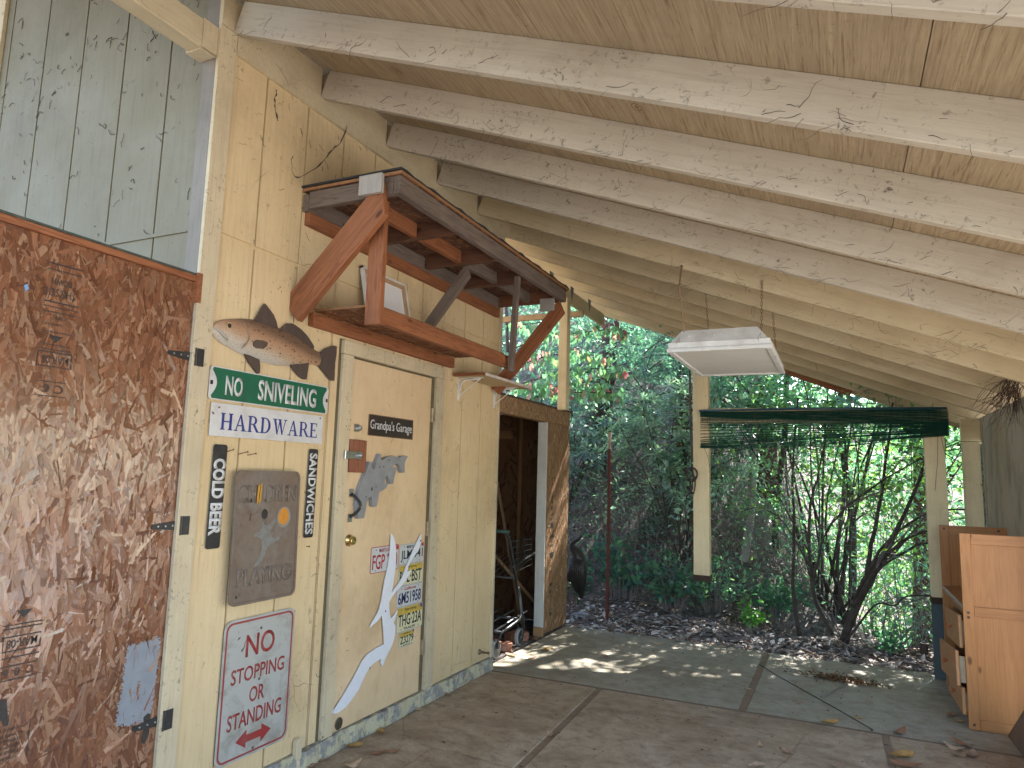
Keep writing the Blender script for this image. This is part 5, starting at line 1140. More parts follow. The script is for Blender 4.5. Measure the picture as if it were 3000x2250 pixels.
leaves = [ # x, y, length, which, label
 (.067, 1.183, .085, 0, 'curled pinkish dry leaf against the curb below the small door hole plate'), (.064, 1.432, .08, 1, 'upright curled dry leaf against the curb below the white cutout tail'),
 (.24, 1.17, .06, 2, 'small tan leaf, left of the pair lying off the curb'), (.285, 1.222, .075, 3, 'tan leaf with raised edge, right of the pair lying off the curb'),
 (.05, .963, .06, 4, 'brown leaf folded against the curb near the peg board'), (.215, .975, .095, 5, 'broad reddish leaf at the very bottom of the view beside the curb'),
 (.058, .877, .075, 6, 'pale leaf at the bottom edge next to the peg stem'), (.03+.02, 1.846, .07, 7, 'tan leaf on the curb foot below the right door casing'), (.055, 2.2, .09, 8, 'dark red curled leaf on the curb foot past the door'),
 (.167, 3.668, .10, 0, 'pale curled leaf in the sun patch in front of the shed doorway'), (.164, 3.367, .07, 2, 'small dark curled leaf on the shaded concrete near the wall end'), (-.02, 3.361, .11, 4, 'brown crumpled leaf beside the rear cart wheel'),
 (-.06, 3.95, .12, 3, 'large flat pale leaf at the foot of the shed stud'), (.01, 3.7, .05, 1, 'tiny pale leaf scrap near the front cart wheel'), (.953, 4.409, .11, 5, 'flat tan leaf alone in the dappled sun on the far slab'),
 (.672, 3.748, .07, 6, 'thin dark leaf in the middle of the dappled patch'), (.926, 1.884, .075, 7, 'tan leaf lying on the wooden joint strip'), (2.188, 3.243, .06, 8, 'pale folded leaf left of the long cane'),
 (2.382, 2.922, .10, 0, 'curled brown leaf on the slab joint near the cane end'), (2.552, 3.122, .05, 1, 'small pale leaf right of the cane'), (2.765, 2.961, .12, 3, 'long flat pale leaf where the slab joints cross'),
 (2.244, 4.213, .06, 2, 'small red leaf on the shaded far slab'), (2.149, 3.684, .05, 4, 'small tan leaf beside the upper part of the cane'), (2.033, 2.303, .06, 5, 'small curled leaf near the bottom middle of the floor'),
 (2.177, 2.274, .07, 6, 'dark brown crumpled leaf at the bottom of the middle slab'), (2.044, 2.003, .10, 7, 'bright tan curled leaf cut by the bottom edge of the view'), (2.427, 2.218, .08, 8, 'yellowish leaf at the bottom edge beside the dark stain'),
 (2.746, 2.537, .13, 0, 'long orange brown leaf on the right joint strip'), (2.757, 2.40, .13, 2, 'pale stick like rolled leaf below the long one on the joint strip'), (3.10, 3.52, .10, 4, 'dark flat leaf in front of the lower desk drawer'), (3.13, 3.39, .06, 1, 'little dark leaf at the foot of the near desk panel'),
 (3.084, 2.931, .11, 3, 'pale leaf with a bent tip, upper one of the cluster before the desk'), (3.031, 2.828, .10, 5, 'tan leaf at the left of the cluster before the desk'), (3.048, 2.726, .09, 8, 'white edged leaf, lowest of the cluster before the desk'), (3.104, 2.758, .10, 6, 'brown leaf at the right of the cluster before the desk'),
 (1.834, 3.41, .06, 7, 'yellow tan leaf beside the end of the narrow slab joint')]
for x, y, L, k, lb in leaves:
    o = bpy.data.objects.new('dry_leaf', LM[k]); COL.objects.link(o)
    o.matrix_basis = Matrix.Translation((x, y, .0))@Matrix.Rotation(random.uniform(0, 6.28), 4, 'Z')@Matrix.Diagonal((L*1.2, L*1.2, L*1.2, 1))
    tag(o, lb, 'leaf', 'dry leaves scattered on the concrete')

# ================================================================ leaves by the thousand (numpy)
def leafmesh(name, P, D, N, L, Wd, C, m_, parent=None, fold=.25, sharp=.42):
    P, D, N = (np.asarray(a, float) for a in (P, D, N)); n = len(P)
    L = np.broadcast_to(np.asarray(L, float), (n,))[:, None]; Wd = np.broadcast_to(np.asarray(Wd, float), (n,))[:, None]
    D = D/np.linalg.norm(D, axis=1)[:, None]; S_ = np.cross(D, N); S_ /= (np.linalg.norm(S_, axis=1)[:, None]+1e-9); N = np.cross(S_, D)
    a = P; t = P+D*L-N*L*.10; mid = P+D*L*sharp
    l = mid+S_*Wd/2+N*Wd*fold; r = mid-S_*Wd/2+N*Wd*fold
    V = np.stack([a, l, t, r], 1).reshape(-1, 3)
    me = bpy.data.meshes.new(name); me.vertices.add(4*n); me.vertices.foreach_set('co', V.ravel().astype(np.float32))
    idx = np.arange(n)[:, None]*4+np.array([0, 1, 2, 0, 2, 3]); me.loops.add(6*n); me.loops.foreach_set('vertex_index', idx.ravel().astype(np.int32))
    me.polygons.add(2*n); me.polygons.foreach_set('loop_start', (np.arange(2*n)*3).astype(np.int32))
    at = me.color_attributes.new('Col', 'FLOAT_COLOR', 'POINT'); cc = np.concatenate([np.repeat(np.asarray(C, float), 4, 0), np.ones((4*n, 1))], 1); at.data.foreach_set('color', cc.ravel().astype(np.float32))
    me.update(calc_edges=True); me.validate()
    return link(name, me, m_, parent)
def rdir(n): v = RNG.normal(size=(n, 3)); return v/np.linalg.norm(v, axis=1)[:, None]
def cols(n, pal, var=.25):
    p = np.asarray(pal)*1.35; c = p[RNG.integers(len(p), size=n)]; return c*(1+RNG.uniform(-var, var, (n, 1)))
LEAF = m_attr('leaf_green', .45, .12, .45, .38); LEAFS = m_attr('leaf_glossy', .28, .08, .8, .25); NEED = m_attr('needles', .55, .1, .35, .3)
BARK = m_plain('dark_bark', (.060, .047, .038), .9, var=.3, scale=18, bump=.7, dirt=(.13, .11, .09)); RBARK = m_plain('red_bark', (.11, .035, .024), .9, var=.3, scale=10, bump=.9, dirt=(.05, .025, .02)); PBARK = m_plain('pale_bark', (.40, .37, .36), .8, dirt=(.12, .10, .09), scale=9, damt=.8); TWIG = m_plain('grey_twig', (.19, .165, .16), .85)
def tapered(pts, r0, r1, n=8, wob=0.0):
    pts = [Vector(p) for p in pts]; out = []; k = len(pts)
    for i in range(k-1):       # catmull-rom
        p0, p1, p2, p3 = pts[max(0, i-1)], pts[i], pts[i+1], pts[min(k-1, i+2)]
        for s in range(4):
            t = s/4; q = .5*((2*p1)+(p2-p0)*t+(2*p0-5*p1+4*p2-p3)*t*t+(3*p1-p0-3*p2+p3)*t**3)
            if wob and (i or s): q = q+Vector((random.uniform(-wob, wob), random.uniform(-wob, wob), random.uniform(-wob, wob)*.5))
            out.append(q)
    out.append(pts[-1]); K = len(out)
    return out, [r0+(r1-r0)*i/(K-1) for i in range(K)]
def twigs(mb, p, d_, L, r, depth=2, spread=.55, droop=0, tips=None, kids=3):
    p = Vector(p); d_ = Vector(d_).normalized(); pts = [p.copy()]; n = 5
    for k in range(n):
        d_ = (d_+Vector((random.gauss(0, .16), random.gauss(0, .16), random.gauss(0, .14)-droop))).normalized(); p = p+d_*L/n; pts.append(p.copy())
    mb.tube(pts, [r*(1-.75*i/n) for i in range(n+1)], 5 if r > .006 else 4, False)
    if tips is not None: tips += [(q, d_.copy()) for q in pts[2:]]
    if depth:
        for k in range(kids):
            q = random.uniform(.35, .98); b = pts[min(n, int(q*n)+0)]; e = (d_+Vector((random.gauss(0, spread), random.gauss(0, spread), random.gauss(0, spread)))).normalized()
            twigs(mb, b, e, L*random.uniform(.45, .75), r*.5, depth-1, spread, droop, tips, kids)
def cloud(name, tips, per, m_, parent, L, Wr, pal, jit=.05, up=.4, droop=.0, var=.25, fold=.2):
    T_ = np.array([t[0] for t in tips]); Dd = np.array([t[1] for t in tips]); n = len(T_)*per
    P = np.repeat(T_, per, 0)+RNG.normal(0, jit, (n, 3)); D = np.repeat(Dd, per, 0)*.5+rdir(n)*.8; D[:, 2] -= droop
    N = rdir(n)*.7; N[:, 2] += up; Ls = RNG.uniform(L[0], L[1], n)
    return leafmesh(name, P, D, N, Ls, Ls*RNG.uniform(Wr[0], Wr[1], n), cols(n, pal, var), m_, parent, fold)
random.seed(3)
# ---- dogwood: flat tiers of hanging oval leaves, some turned pink
dw = thing('dogwood_tree', 'dogwood with tiers of hanging pale green leaves, some turned pink, left of the opening', 'tree', (-1.6, 6.35, .2))
b = MB(); tiers = [[(-.91, 6.1, 3.26), (-.44, 6.1, 3.28), (-.08, 6.1, 3.30), (.11, 6.1, 3.27)], [(-.9, 6.1, 3.0), (-.53, 6.15, 3.02), (-.3, 6.1, 2.99), (-.12, 6.1, 2.94)], [(-.85, 6.1, 2.75), (-.52, 6.05, 2.80), (-.17, 6.1, 2.81), (.12, 6.1, 2.76)], [(-.7, 6.1, 2.61), (-.34, 6.1, 2.65), (-.1, 6.1, 2.64)], [(-.94, 6.1, 2.49), (-.47, 6.1, 2.52), (-.16, 6.1, 2.51), (.10, 6.1, 2.49)], [(-1.5, 6.1, 3.42), (-1.2, 6.1, 3.44), (-.82, 6.1, 3.46)], [(-1.43, 6.1, 2.95), (-1.09, 6.1, 3.03), (-.81, 6.1, 2.97)], [(-1.3, 6.2, 2.6), (-1.0, 6.0, 2.62), (-.8, 6.1, 2.6)]]
tk, tr = tapered([(-1.6, 6.4, .1), (-1.62, 6.4, 1.5), (-1.55, 6.35, 2.6), (-1.6, 6.3, 3.9)], .05, .02); b.tube(tk, tr, 8)
P = []; D = []; Cc = []
G1 = [(.22, .42, .26), (.20, .38, .25), (.26, .44, .22), (.18, .35, .26)]; PK = [(.58, .17, .24), (.62, .26, .30), (.50, .32, .25)]
for t_ in tiers:
    full = [(-1.6, 6.36, t_[0][2]-.12)]+t_ if t_[0][0] > -1.4 else t_
    pts, rr = tapered(full, .012, .004); b.tube(pts, rr, 5)
    for q in pts[2:]:
        for k in range(7):
            s_ = q+Vector((random.gauss(0, .05), random.gauss(0, .14), random.gauss(0, .03))); P.append(s_); D.append((random.gauss(0, .45), random.gauss(0, .45), -1)); Cc.append(random.choice(PK) if random.random() < .17 else random.choice(G1))
tr_ = b.build('trunk', BARK, dw)
P = np.array(P); n = len(P); L_ = RNG.uniform(.08, .13, n)
leafmesh('leaves', P, D, rdir(n), L_, L_*.64, np.array(Cc)*RNG.uniform(.8, 1.2, (n, 1)), LEAF, dw, .12, .45)
# ---- rhododendrons: whorls of long leathery leaves
def whorl_shrub(name, label, base, spots, L, Wr, pal, stemr=.02, nleaf=(8, 12), droop=.25):
    o = thing(name, label, 'shrub', base); b = MB(); P = []; D = []; N_ = []; Ls = []; Cc = []
    B0 = Vector(base); mains = []
    for s in spots:
        s = Vector(s); mid = B0.lerp(s, .55)+Vector((random.gauss(0, .12), random.gauss(0, .12), random.uniform(-.1, .15)))
        if not mains or random.random() < .07:
            pts, rr = tapered([B0+Vector((random.gauss(0, .15), random.gauss(0, .1), 0)), mid, s], stemr*random.uniform(.5, 1), .005); b.tube(pts, rr, 5, False); mains += pts[4:]
        else:
            q0 = min(mains, key=lambda q: (q-s).length+(.5 if q.z > s.z else 0)); pts, rr = tapered([q0, q0.lerp(s, .5)+Vector((random.gauss(0, .04), random.gauss(0, .04), -.03)), s], .006, .0035); b.tube(pts, rr, 4, False); mains += pts[3:]
        ax = Vector((random.gauss(0, .35), random.gauss(-.35, .35), 1)).normalized(); a = ax.cross(Vector((1, .2, 0))).normalized(); c = ax.cross(a); nl = random.randint(*nleaf); c0 = random.choice(pal)
        for k in range(nl):
            q = 2*math.pi*k/nl+random.gauss(0, .15); dd = a*math.cos(q)+c*math.sin(q)+ax*random.uniform(-droop-.25, .45-droop)
            P.append(s+ax*random.uniform(-.02, .02)); D.append(dd); N_.append(ax+dd*.3); Ls.append(random.uniform(*L)); Cc.append(np.array(c0)*random.uniform(.75, 1.3))
        for k in range(5):
            P.append(s+ax*.01); dd = ax+a*random.gauss(0, .5)+c*random.gauss(0, .5); D.append(dd); N_.append(a); Ls.append(random.uniform(*L)*.7); Cc.append(np.array(c0)*random.uniform(1.0, 1.5))
    b.build('stems', BARK, o, smooth=True); Ls = np.array(Ls)
    leafmesh('leaves', P, D, N_, Ls, Ls*RNG.uniform(Wr[0], Wr[1], len(Ls)), Cc, LEAFS, o, .10, .55); return o
RP = [(.18, .30, .29), (.15, .27, .28), (.20, .33, .26), (.15, .28, .31)]
sp = [(random.uniform(-1.75, -.25), random.uniform(5.95, 6.6), random.uniform(1.45, 2.55)) for _ in range(85)]
sp = [s for s in sp if s[2] < 2.62-.75*max(0, s[0]+.75)-.0]
whorl_shrub('rhododendron', 'bluish green rhododendron with whorled leaves behind the shed roof', (-1.1, 6.45, .25), sp, (.12, .19), (.26, .34), RP)
RP2 = [(.30, .43, .35), (.26, .39, .33), (.33, .46, .32), (.27, .39, .37)]
sp = [(random.uniform(-.05, 1.25), random.uniform(6.3, 6.95), random.uniform(1.15, 2.85)) for _ in range(150)]
sp = [s for s in sp if s[2] > 1.2+.25*abs(s[0]-.7) and s[2] < 2.45+.35*s[0] and not (s[0] < .3 and s[2] < 1.75)]
whorl_shrub('lance_leaf_shrub', 'tall shrub with star shaped whorls of narrow pale green leaves left of the middle post', (.65, 6.75, .3), sp, (.12, .19), (.17, .23), RP2, .022, (9, 14), .05)
RP3 = [(.16, .34, .22), (.18, .36, .21), (.15, .30, .23), (.21, .37, .15)]
sp = [(random.uniform(1.1, 3.9), random.uniform(6.5, 7.6), random.uniform(1.9, 3.3)) for _ in range(290)]
whorl_shrub('bay_shrub', 'bright green whorled shrub seen above the netting beam', (2.3, 7.0, -.2), sp, (.11, .18), (.28, .38), RP3, .025, (7, 11), .1)
# ---- conifer: drooping feathery sprays
def conifer(name, label, base, height, reach, lo, hi, n, pal, side=None, lean=(0, 0)):
    o = thing(name, label, 'tree', base); B0 = Vector(base); b = MB()
    pts, rr = tapered([B0+Vector((lean[0]*q, lean[1]*q, height*q)) for q in (0, .35, .7, 1)], .17, .05, wob=.02); b.tube(pts, rr, 12); b.build('trunk', RBARK, o, smooth=True)
    br = MB(); P = []; D = []; N_ = []
    for i in range(n):
        z = random.uniform(lo, hi); a = random.uniform(0, 2*math.pi) if side is None else random.gauss(side, .8); L = reach*random.uniform(.55, 1.05)
        d_ = Vector((math.cos(a), math.sin(a), random.uniform(-.05, .25))); p = B0+Vector((lean[0]*(z/height), lean[1]*(z/height), z)); path = [p.copy()]
        for k in range(9): d_ = (d_+Vector((random.gauss(0, .06), random.gauss(0, .06), -.075))).normalized(); p = p+d_*L/9; path.append(p.copy())
        br.tube(path, [.013*(1-.09*k) for k in range(10)], 4, False)
        for k in range(2, 10):
            f_ = (path[k]-path[k-1]).normalized(); sd_ = f_.cross(Vector((0, 0, 1))).normalized()
            for s_ in (-1, 1):
              for rep in range(2):
                q = path[k]-f_*random.uniform(0, L/9); w = L*.26*(1-.06*k)*random.uniform(.7, 1.2); dd = (sd_*s_+f_*.75+Vector((0, 0, random.uniform(-.45, .05)))).normalized(); e = q+dd*w+Vector((0, 0, -.06*w*4))
                br.tube([q, q.lerp(e, .5)+Vector((0, 0, .01)), e], [.003, .002, .001], 3, False)
                for t_ in np.linspace(.05, 1, max(6, int(w/.011))):
                    c = q.lerp(e, t_)
                    for s2 in (-1, 1): P.append(c); D.append(dd*.75+dd.cross(Vector((0, 0, 1)))*s2*.8+Vector((random.gauss(0, .12), random.gauss(0, .12), random.gauss(-.1, .15)))); N_.append((random.gauss(0, .3), random.gauss(0, .3), 1))
    br.build('branches', BARK, o)
    n = len(P); c = cols(n, pal, .25); leafmesh('needles', P, D, N_, RNG.uniform(.026, .045, n), .0045, c, NEED, o, .05, .5); return o
CP = [(.12, .24, .19), (.10, .21, .17), (.14, .27, .19), (.11, .22, .20)]
conifer('fir_tree', 'feathery blue green fir with a leaning red brown trunk behind the steel stake', (-.95, 8.0, .7), 9.0, 1.9, .8, 3.2, 34, CP, -1.1, (.85, .4))
conifer('young_fir', 'young fir with drooping feathery branches between the stake and the middle post', (.45, 7.9, .7), 5.5, 1.15, .3, 3.0, 34, CP, -1.5, (.1, .1))
# ---- multi stemmed shrub on the right, stems traced one by one
mulch = thing('multi_stem_shrub', 'many stemmed dark shrub arching to the right behind the two hanging posts', 'shrub', (2.45, 5.5, -.05))
stems = [([(2.43, 5.5, -.07), (2.54, 5.55, .25), (2.66, 5.6, .57), (2.76, 5.65, 1.02), (2.84, 5.7, 1.38), (2.91, 5.75, 1.82), (2.98, 5.8, 2.3)], .036, .012),
 ([(2.48, 5.5, -.03), (2.62, 5.53, .38), (2.81, 5.57, .74), (2.99, 5.6, 1.14), (3.15, 5.63, 1.5), (3.23, 5.67, 1.79), (3.29, 5.7, 2.2)], .034, .012),
 ([(2.49, 5.5, .06), (2.7, 5.52, .58), (2.95, 5.55, .92), (3.21, 5.58, 1.07), (3.7, 5.6, 1.15)], .026, .010), ([(2.56, 5.5, .32), (2.74, 5.52, .65), (3.01, 5.55, .86), (3.21, 5.58, .96), (3.7, 5.6, .94)], .022, .009),
 ([(2.58, 5.56, .4), (2.8, 5.6, .85), (3.05, 5.62, 1.12), (3.3, 5.65, 1.25), (3.7, 5.7, 1.3)], .022, .008), ([(2.37, 5.6, .03), (2.23, 5.64, .33), (2.18, 5.68, .78), (2.2, 5.72, 1.26), (2.29, 5.76, 1.6), (2.39, 5.8, 2.1)], .028, .010),
 ([(2.07, 5.8, -.08), (2.01, 5.88, .41), (2.03, 5.95, .96), (2.02, 6.02, 1.53), (2.09, 6.1, 2.4)], .026, .012), ([(2.49, 5.4, .02), (2.73, 5.4, .37), (2.9, 5.4, .39), (3.01, 5.4, .48), (3.3, 5.4, .52)], .014, .007),
 ([(2.22, 5.5, .54), (2.34, 5.52, 1.01), (2.59, 5.55, 1.31), (2.89, 5.58, 1.55), (3.24, 5.6, 1.77), (3.6, 5.6, 1.95)], .017, .006), ([(2.2, 5.7, .6), (1.95, 5.8, 1.05), (1.7, 5.9, 1.2), (1.5, 5.9, 1.15)], .013, .004), ([(2.45, 5.55, .3), (2.44, 5.6, .9), (2.52, 5.7, 1.2), (2.55, 5.7, 1.5)], .014, .006)]
tips = []; tw = MB(); random.seed(17)
for pts, r0, r1 in stems:
    b = MB(); q, rr = tapered(pts, r0*.8, r1*.75, wob=.006); b.tube(q, rr, 8); b.build('stem', BARK, mulch, smooth=True)
    for k in range(7):
        i = random.randint(len(q)//3, len(q)-2); d_ = (q[i+1]-q[i]).normalized()+Vector((random.gauss(0, .6), random.gauss(0, .5), random.gauss(.1, .5))); twigs(tw, q[i], d_, random.uniform(.35, .85), .006, 2, .5, .03, tips, 3)
tw.build('twigs', TWIG, mulch)
YG = [(.18, .29, .08), (.15, .27, .10), (.21, .30, .06), (.13, .26, .14), (.12, .24, .17)]
sel = [t for t in tips if t[0].z > .35 and random.random() < (.55 if t[0].z > 1.4 else .16)]
cloud('leaves', sel, 1, LEAF, mulch, (.04, .08), (.35, .5), YG, .05, .5, .25)
# ---- single trunks
def trunk(name, label, pts, r0, r1, m_, wob=.0, tw_=6, leafpal=None, lh=.6, L=(.05, .09)):
    o = thing(name, label, 'tree', pts[0]); b = MB(); q, rr = tapered(pts, r0, r1, wob=wob); b.tube(q, rr, 9); b.build('trunk', m_, o, smooth=True)
    t_ = []; c = MB()
    for k in range(tw_):
        i = random.randint(int(len(q)*lh), len(q)-2); twigs(c, q[i], (random.gauss(0, .8), random.gauss(-.3, .6), random.gauss(.35, .4)), random.uniform(.5, 1.1), .009, 2, .55, .02, t_, 3)
    c.build('branches', BARK, o)
    if leafpal: cloud('crown', t_, 3, LEAF, o, L, (.4, .55), leafpal, .07, .5, .2)
    return o
trunk('birch_trunk', 'thin pale barked tree lit white between the middle post and the dark stems', [(1.2, 7.0, -.15), (1.34, 7.07, .32), (1.43, 7.13, .85), (1.47, 7.2, 1.2), (1.5, 7.3, 2.2), (1.62, 7.3, 3.6)], .06, .035, PBARK, .004, 12, RP3, .55)
trunk('dark_sapling', 'slim dark sapling just left of the middle cut off post', [(.97, 6.5, .1), (.89, 6.6, .6), (.8, 6.7, 1.29), (.7, 6.8, 1.93), (.66, 6.8, 3.2)], .035, .014, BARK, .006, 9, RP2, .5)
trunk('leaning_sapling', 'very thin bare sapling leaning between the stake and the middle post', [(.02, 6.8, .2), (.08, 6.87, .62), (.14, 6.93, 1.48), (.16, 7.0, 2.38), (.15, 7.0, 3.3)], .016, .008, TWIG, .008, 6, CP, .6)
trunk('grey_tree', 'grey trunked tree on the slope beyond the middle post', [(1.7, 7.6, .3), (1.72, 7.65, 1.2), (1.86, 7.7, 2.3), (1.9, 7.8, 4.2)], .05, .03, BARK, .006, 8, RP3, .3)
trunk('slope_tree', 'dark trunk rising out of the undergrowth above the netting', [(2.55, 7.6, -.3), (2.6, 7.7, 1.0), (2.5, 7.8, 2.3), (2.6, 7.8, 4.0)], .05, .03, BARK, .006, 8, YG, .3)
trunk('left_slope_tree', 'dark slanting trunk on the slope behind the heron', [(-1.3, 7.2, .5), (-.9, 7.25, 1.3), (-.6, 7.3, 2.2), (-.45, 7.3, 3.6)], .06, .04, BARK, .01, 8, CP, .6)
# ---- low plants and undergrowth
def clump(name, label, c, n, rad, h, L, Wr, pal, m_=LEAF, group=None):
    o = thing(name, label, 'plant', c, group); b = MB(); t_ = []
    for k in range(n):
        a = random.uniform(0, 6.28); r = rad*math.sqrt(random.random()); e = Vector(c)+Vector((r*math.cos(a), r*math.sin(a)*.7, h*random.uniform(.35, 1))); q, rr = tapered([Vector(c)+Vector((r*.3*math.cos(a), r*.3*math.sin(a), 0)), (Vector(c)+e)/2+Vector((0, 0, .1*h)), e], .005, .002); b.tube(q, rr, 4, False)
        t_ += [(p_, (q[-1]-q[0]).normalized()) for p_ in q[3:]]
    b.build('stems', TWIG, o); cloud('leaves', t_, 2, m_, o, L, Wr, pal, .03, .7, .2); return o
IV = [(.07, .17, .12), (.08, .19, .11), (.06, .14, .12), (.09, .20, .11)]
clump('ivy_clump', 'dark green leafy clump on the bank behind the steel stake', (.15, 5.95, .05), 26, .55, .75, (.06, .11), (.6, .85), IV)
clump('bramble_clump', 'low bramble leaves between stake and middle post', (.75, 5.95, .05), 22, .5, .55, (.06, .10), (.55, .8), IV)
clump('bank_plant', 'green broad leaved seedling at the bank edge left of the shrub base', (1.62, 5.5, .0), 7, .16, .25, (.06, .10), (.45, .6), [(.09, .23, .05), (.12, .26, .05)])
clump('edge_plant', 'small dark leaved seedling by the stump', (2.82, 5.25, -.05), 7, .16, .26, (.06, .09), (.5, .65), IV)
clump('fern_clump', 'drooping green clump under the middle post', (1.2, 6.1, .05), 24, .5, .6, (.05, .10), (.3, .45), RP3)
clump('grass_clump', 'strappy green clump behind the shrub base', (1.75, 6.2, .0), 26, .5, .5, (.10, .2), (.1, .16), IV)
clump('ivy_clump', 'low ivy clump right behind the heron', (-.45, 5.75, .0), 16, .4, .6, (.06, .10), (.6, .8), IV)
# leaf litter flakes and fallen twigs: nobody could count them
n = 7000; x = RNG.uniform(-1.6, 4.0, n); y = np.where(RNG.random(n) < .55, 4.66+np.abs(RNG.normal(0, .5, n)), RNG.uniform(4.7, 8.5, n)); z = np.array([terrain(a, b) for a, b in zip(x, y)])+.012
z = np.where((y < 4.78), np.maximum(z, .004), z)
D = rdir(n); D[:, 2] = RNG.normal(0, .18, n); N_ = rdir(n)*.45; N_[:, 2] += 1; L_ = RNG.uniform(.035, .10, n)
tag(leafmesh('leaf_litter', np.stack([x, y, z], 1), D, N_, L_, L_*RNG.uniform(.3, .55, n), cols(n, [(.34, .295, .26), (.25, .21, .185), (.45, .405, .365), (.19, .155, .135), (.58, .53, .49), (.28, .19, .135)], .3), m_attr('litter_flakes', .7, .1, .25), None, .2), kind='stuff', label=None)
b = MB(); random.seed(9)
for i in range(150):
    x_, y_ = random.uniform(-1.2, 3.6), random.uniform(4.85, 6.6); a = random.uniform(0, 6.28); L = random.uniform(.1, .45); p0 = Vector((x_, y_, terrain(x_, y_)+.015)); x1, y1 = x_+L*math.cos(a), y_+L*math.sin(a)*.6
    if y1 < 4.8: continue
    b.tube([p0, (x_*.5+x1*.5, y_*.5+y1*.5, terrain((x_+x1)/2, (y_+y1)/2)+.03), (x1, y1, terrain(x1, y1)+.012)], [.006, .005, .003], 4, False)
tag(b.build('fallen_twigs', TWIG), kind='stuff')
# debris heap and crumbs on the slab
n = 420; x = RNG.normal(2.46, .13, n); y = 4.02-(x-2.46)*.05+RNG.normal(0, .045, n); z = .004+np.abs(RNG.normal(0, .012, n)); D = rdir(n); D[:, 2] *= .25; N_ = rdir(n)*.5; N_[:, 2] += 1; L_ = RNG.uniform(.012, .05, n)
tag(leafmesh('leaf_crumbs', np.stack([x, y, z], 1), D, N_, L_, L_*.5, cols(n, [(.16, .075, .035), (.10, .05, .028), (.30, .19, .11), (.20, .10, .05)], .3), LV, None, .2), kind='stuff')
n = 700; x = RNG.uniform(.05, 3.2, n); y = RNG.uniform(.6, 4.6, n); D = rdir(n); D[:, 2] *= .1; N_ = rdir(n)*.3; N_[:, 2] += 1; L_ = np.exp(RNG.normal(-4.6, .5, n))
tag(leafmesh('floor_crumbs', np.stack([x, y, np.full(n, .004)], 1), D, N_, L_, L_*.6, cols(n, [(.07, .045, .03), (.12, .07, .04), (.04, .03, .022)], .3), LV, None, .2), kind='stuff')
# undergrowth on the slope: twigs and small leaves
b = MB(); tips = []; random.seed(31)
for i in range(300):
    x_ = random.uniform(-1.6, 4.6); y_ = random.uniform(6.1, 9.0); twigs(b, (x_, y_, terrain(x_, y_)), (random.gauss(0, .5), random.gauss(-.2, .4), 1), random.uniform(.5, 1.5), .007, 1, .6, -.01, tips, 3)
tag(b.build('brush', TWIG), kind='stuff')
sel = [t for t in tips if random.random() < .42]
tag(cloud('brush_leaves', sel, 3, LEAF, None, (.03, .075), (.35, .6), [(.14, .24, .18), (.11, .20, .165), (.17, .27, .16), (.10, .18, .16)], .12, .5, .1), kind='stuff')
# far wood filling the slope: crowns as one mass
def mass(name, boxes, n, L, pal, m_=LEAF):
    P = []
    for (x0, x1, y0, y1, z0, z1), w in boxes:
        k = int(n*w); c = RNG.random((k//60+1, 3)); q = np.repeat(c, 60, 0)[:k]; p = q*np.array([x1-x0, y1-y0, z1-z0])+np.array([x0, y0, z0])+RNG.normal(0, .28, (k, 3))*np.array([1, .8, .8]); P.append(p)
    P = np.concatenate(P); n = len(P); D = rdir(n); D[:, 2] -= .3; N_ = rdir(n); N_[:, 2] += .5; L_ = RNG.uniform(L[0], L[1], n)
    return tag(leafmesh(name, P, D, N_, L_, L_*RNG.uniform(.35, .55, n), cols(n, pal, .3), m_), kind='stuff')
mass('hill_wood', [((-6, 2.5, 9, 12.5, 2.2, 5.0), .6), ((-8, 3, 12, 16, 4.5, 6.6), .4)], 26000, (.09, .18), [(.13, .23, .18), (.11, .20, .17), (.10, .18, .15), (.16, .26, .19)])
mass('valley_wood', [((2.2, 8, 7.6, 9.6, -1.6, 2.6), .35), ((2, 10, 9.5, 12.5, -1.5, 4.9), .5), ((4, 13, 13, 18, 0, 6), .25)], 52000, (.06, .12), [(.20, .36, .16), (.17, .34, .22), (.26, .38, .12), (.16, .32, .27)])
# canopy added high over the bank, mostly above the view, to dapple the sunlight
def canopy(name, label, base, h, r, n, pal, n_l):
    o = thing(name, label, 'tree', base); b = MB(); B0 = Vector(base); q, rr = tapered([B0, B0+Vector((.1, 0, h*.5)), B0+Vector((0, .1, h))], .16, .07); b.tube(q, rr, 10); b.build('trunk', RBARK, o, smooth=True)
    c = MB(); t_ = []
    for k in range(n_l): a = random.uniform(0, 6.28); twigs(c, B0+Vector((0, 0, h*random.uniform(.55, 1))), (math.cos(a), math.sin(a), random.uniform(-.1, .6)), r*random.uniform(.6, 1.1), .03, 2, .5, .01, t_, 4)
    c.build('limbs', BARK, o); cloud('crown', t_, n, LEAF, o, (.08, .15), (.4, .55), pal, .16, .5, .2); return o
canopy('dapple_tree', 'tall broadleaf tree added on the slope, its crown out of view to dapple the sun', (1.5, 8.5, .9), 5.6, 1.25, 1, RP3, 15)
canopy('dapple_tree', 'tall broadleaf tree added at the right of the slope, its crown out of view to dapple the sun', (3.4, 8.6, -.7), 7.0, 1.25, 1, YG, 10)
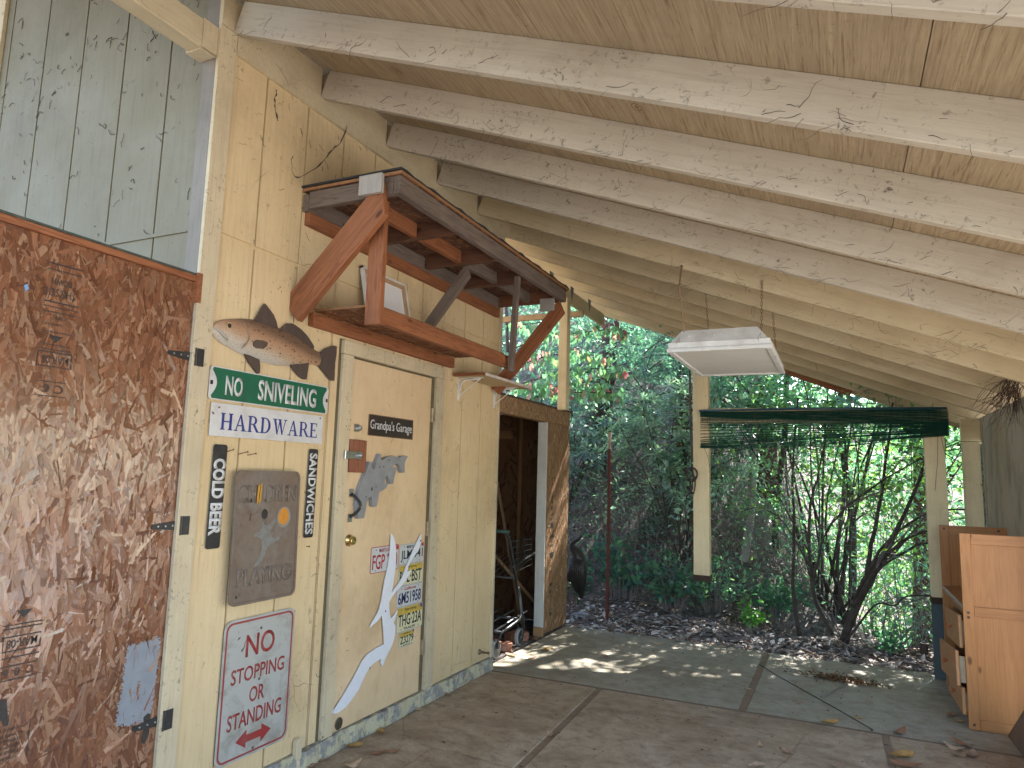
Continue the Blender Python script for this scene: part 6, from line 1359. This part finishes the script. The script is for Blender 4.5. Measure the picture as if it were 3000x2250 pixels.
# ================================================================ old cobwebs and dirt threads under the roof and on the wall
random.seed(77); b = MB()
def wisp(p, d_, L, r, fall):
    p = Vector(p); d_ = Vector(d_).normalized(); pts = [p.copy()]
    for k in range(5): d_ = (d_+Vector((random.gauss(0, .45), random.gauss(0, .12), random.gauss(0, .4)-fall))).normalized(); p = p+d_*L/5; pts.append(p.copy())
    b.tube(pts, [r, r*1.3, r, r*.9, r*.8, r*.5], 3, False)
for i, y in enumerate(ry[1:9]):
    for k in range(95):
        x = random.uniform(.05, 3.5); cl = math.sin(x*5+i*2.1)+math.sin(x*11+i)
        if cl < -.2 and random.random() < .8: continue
        up_ = abs(random.gauss(0, .025)) if random.random() < .75 else random.uniform(0, .12)
        q = Vector((x, y-.0025, rb(x)+up_))
        wisp(q, (random.choice((-1, 1)), 0, -SL*.3), random.uniform(.02, .12), random.uniform(.0004, .0011), .02)
for k in range(170):
    y = random.uniform(.08, 2.8); z = 3.36-abs(random.gauss(0, .33)) if k < 120 else random.uniform(.2, 2.5)
    p = Vector((.0035, y, z)); pts = [p.copy()]; a = random.uniform(0, 6.28); L = random.uniform(.012, .06)
    for s_ in range(4): a += random.gauss(0, .7); p = p+Vector((random.uniform(-.0005, .001), math.cos(a)*L/4, math.sin(a)*L/4)); pts.append(p.copy())
    b.tube(pts, random.uniform(.0006, .0016), 3, False)
for k in range(150):
    x = random.uniform(-1.75, -.1); z = random.uniform(2.5, 4.0) if random.random() < .7 else 3.7-abs(random.gauss(0, .2))
    p = Vector((x, -.001, min(z, 3.6-.383*x))); pts = [p.copy()]; a = random.uniform(0, 6.28); L = random.uniform(.012, .07)
    for s_ in range(4): a += random.gauss(0, .7); p = p+Vector((math.cos(a)*L/4, random.uniform(-.001, .0005), math.sin(a)*L/4)); pts.append(p.copy())
    b.tube(pts, random.uniform(.0006, .002), 3, False)
# the long drooping strand near the top of the wall
for pts in ([(.03, .86, 3.40), (.05, .80, 3.28), (.06, .72, 3.19), (.05, .64, 3.07), (.04, .55, 2.98), (.02, .50, 2.95), (.015, .47, 3.01), (.012, .48, 3.05)], [(.02, .33, 3.33), (.012, .335, 3.28), (.006, .35, 3.23), (.006, .37, 3.19)]):
    q, rr = tapered(pts, .002, .0015, wob=.004); b.tube(q, [random.choice((.0013, .002, .0045)) for _ in q], 4, False)
tag(b.build('cobwebs', m_plain('dusty_cobweb', (.075, .05, .042), .95)), kind='stuff')
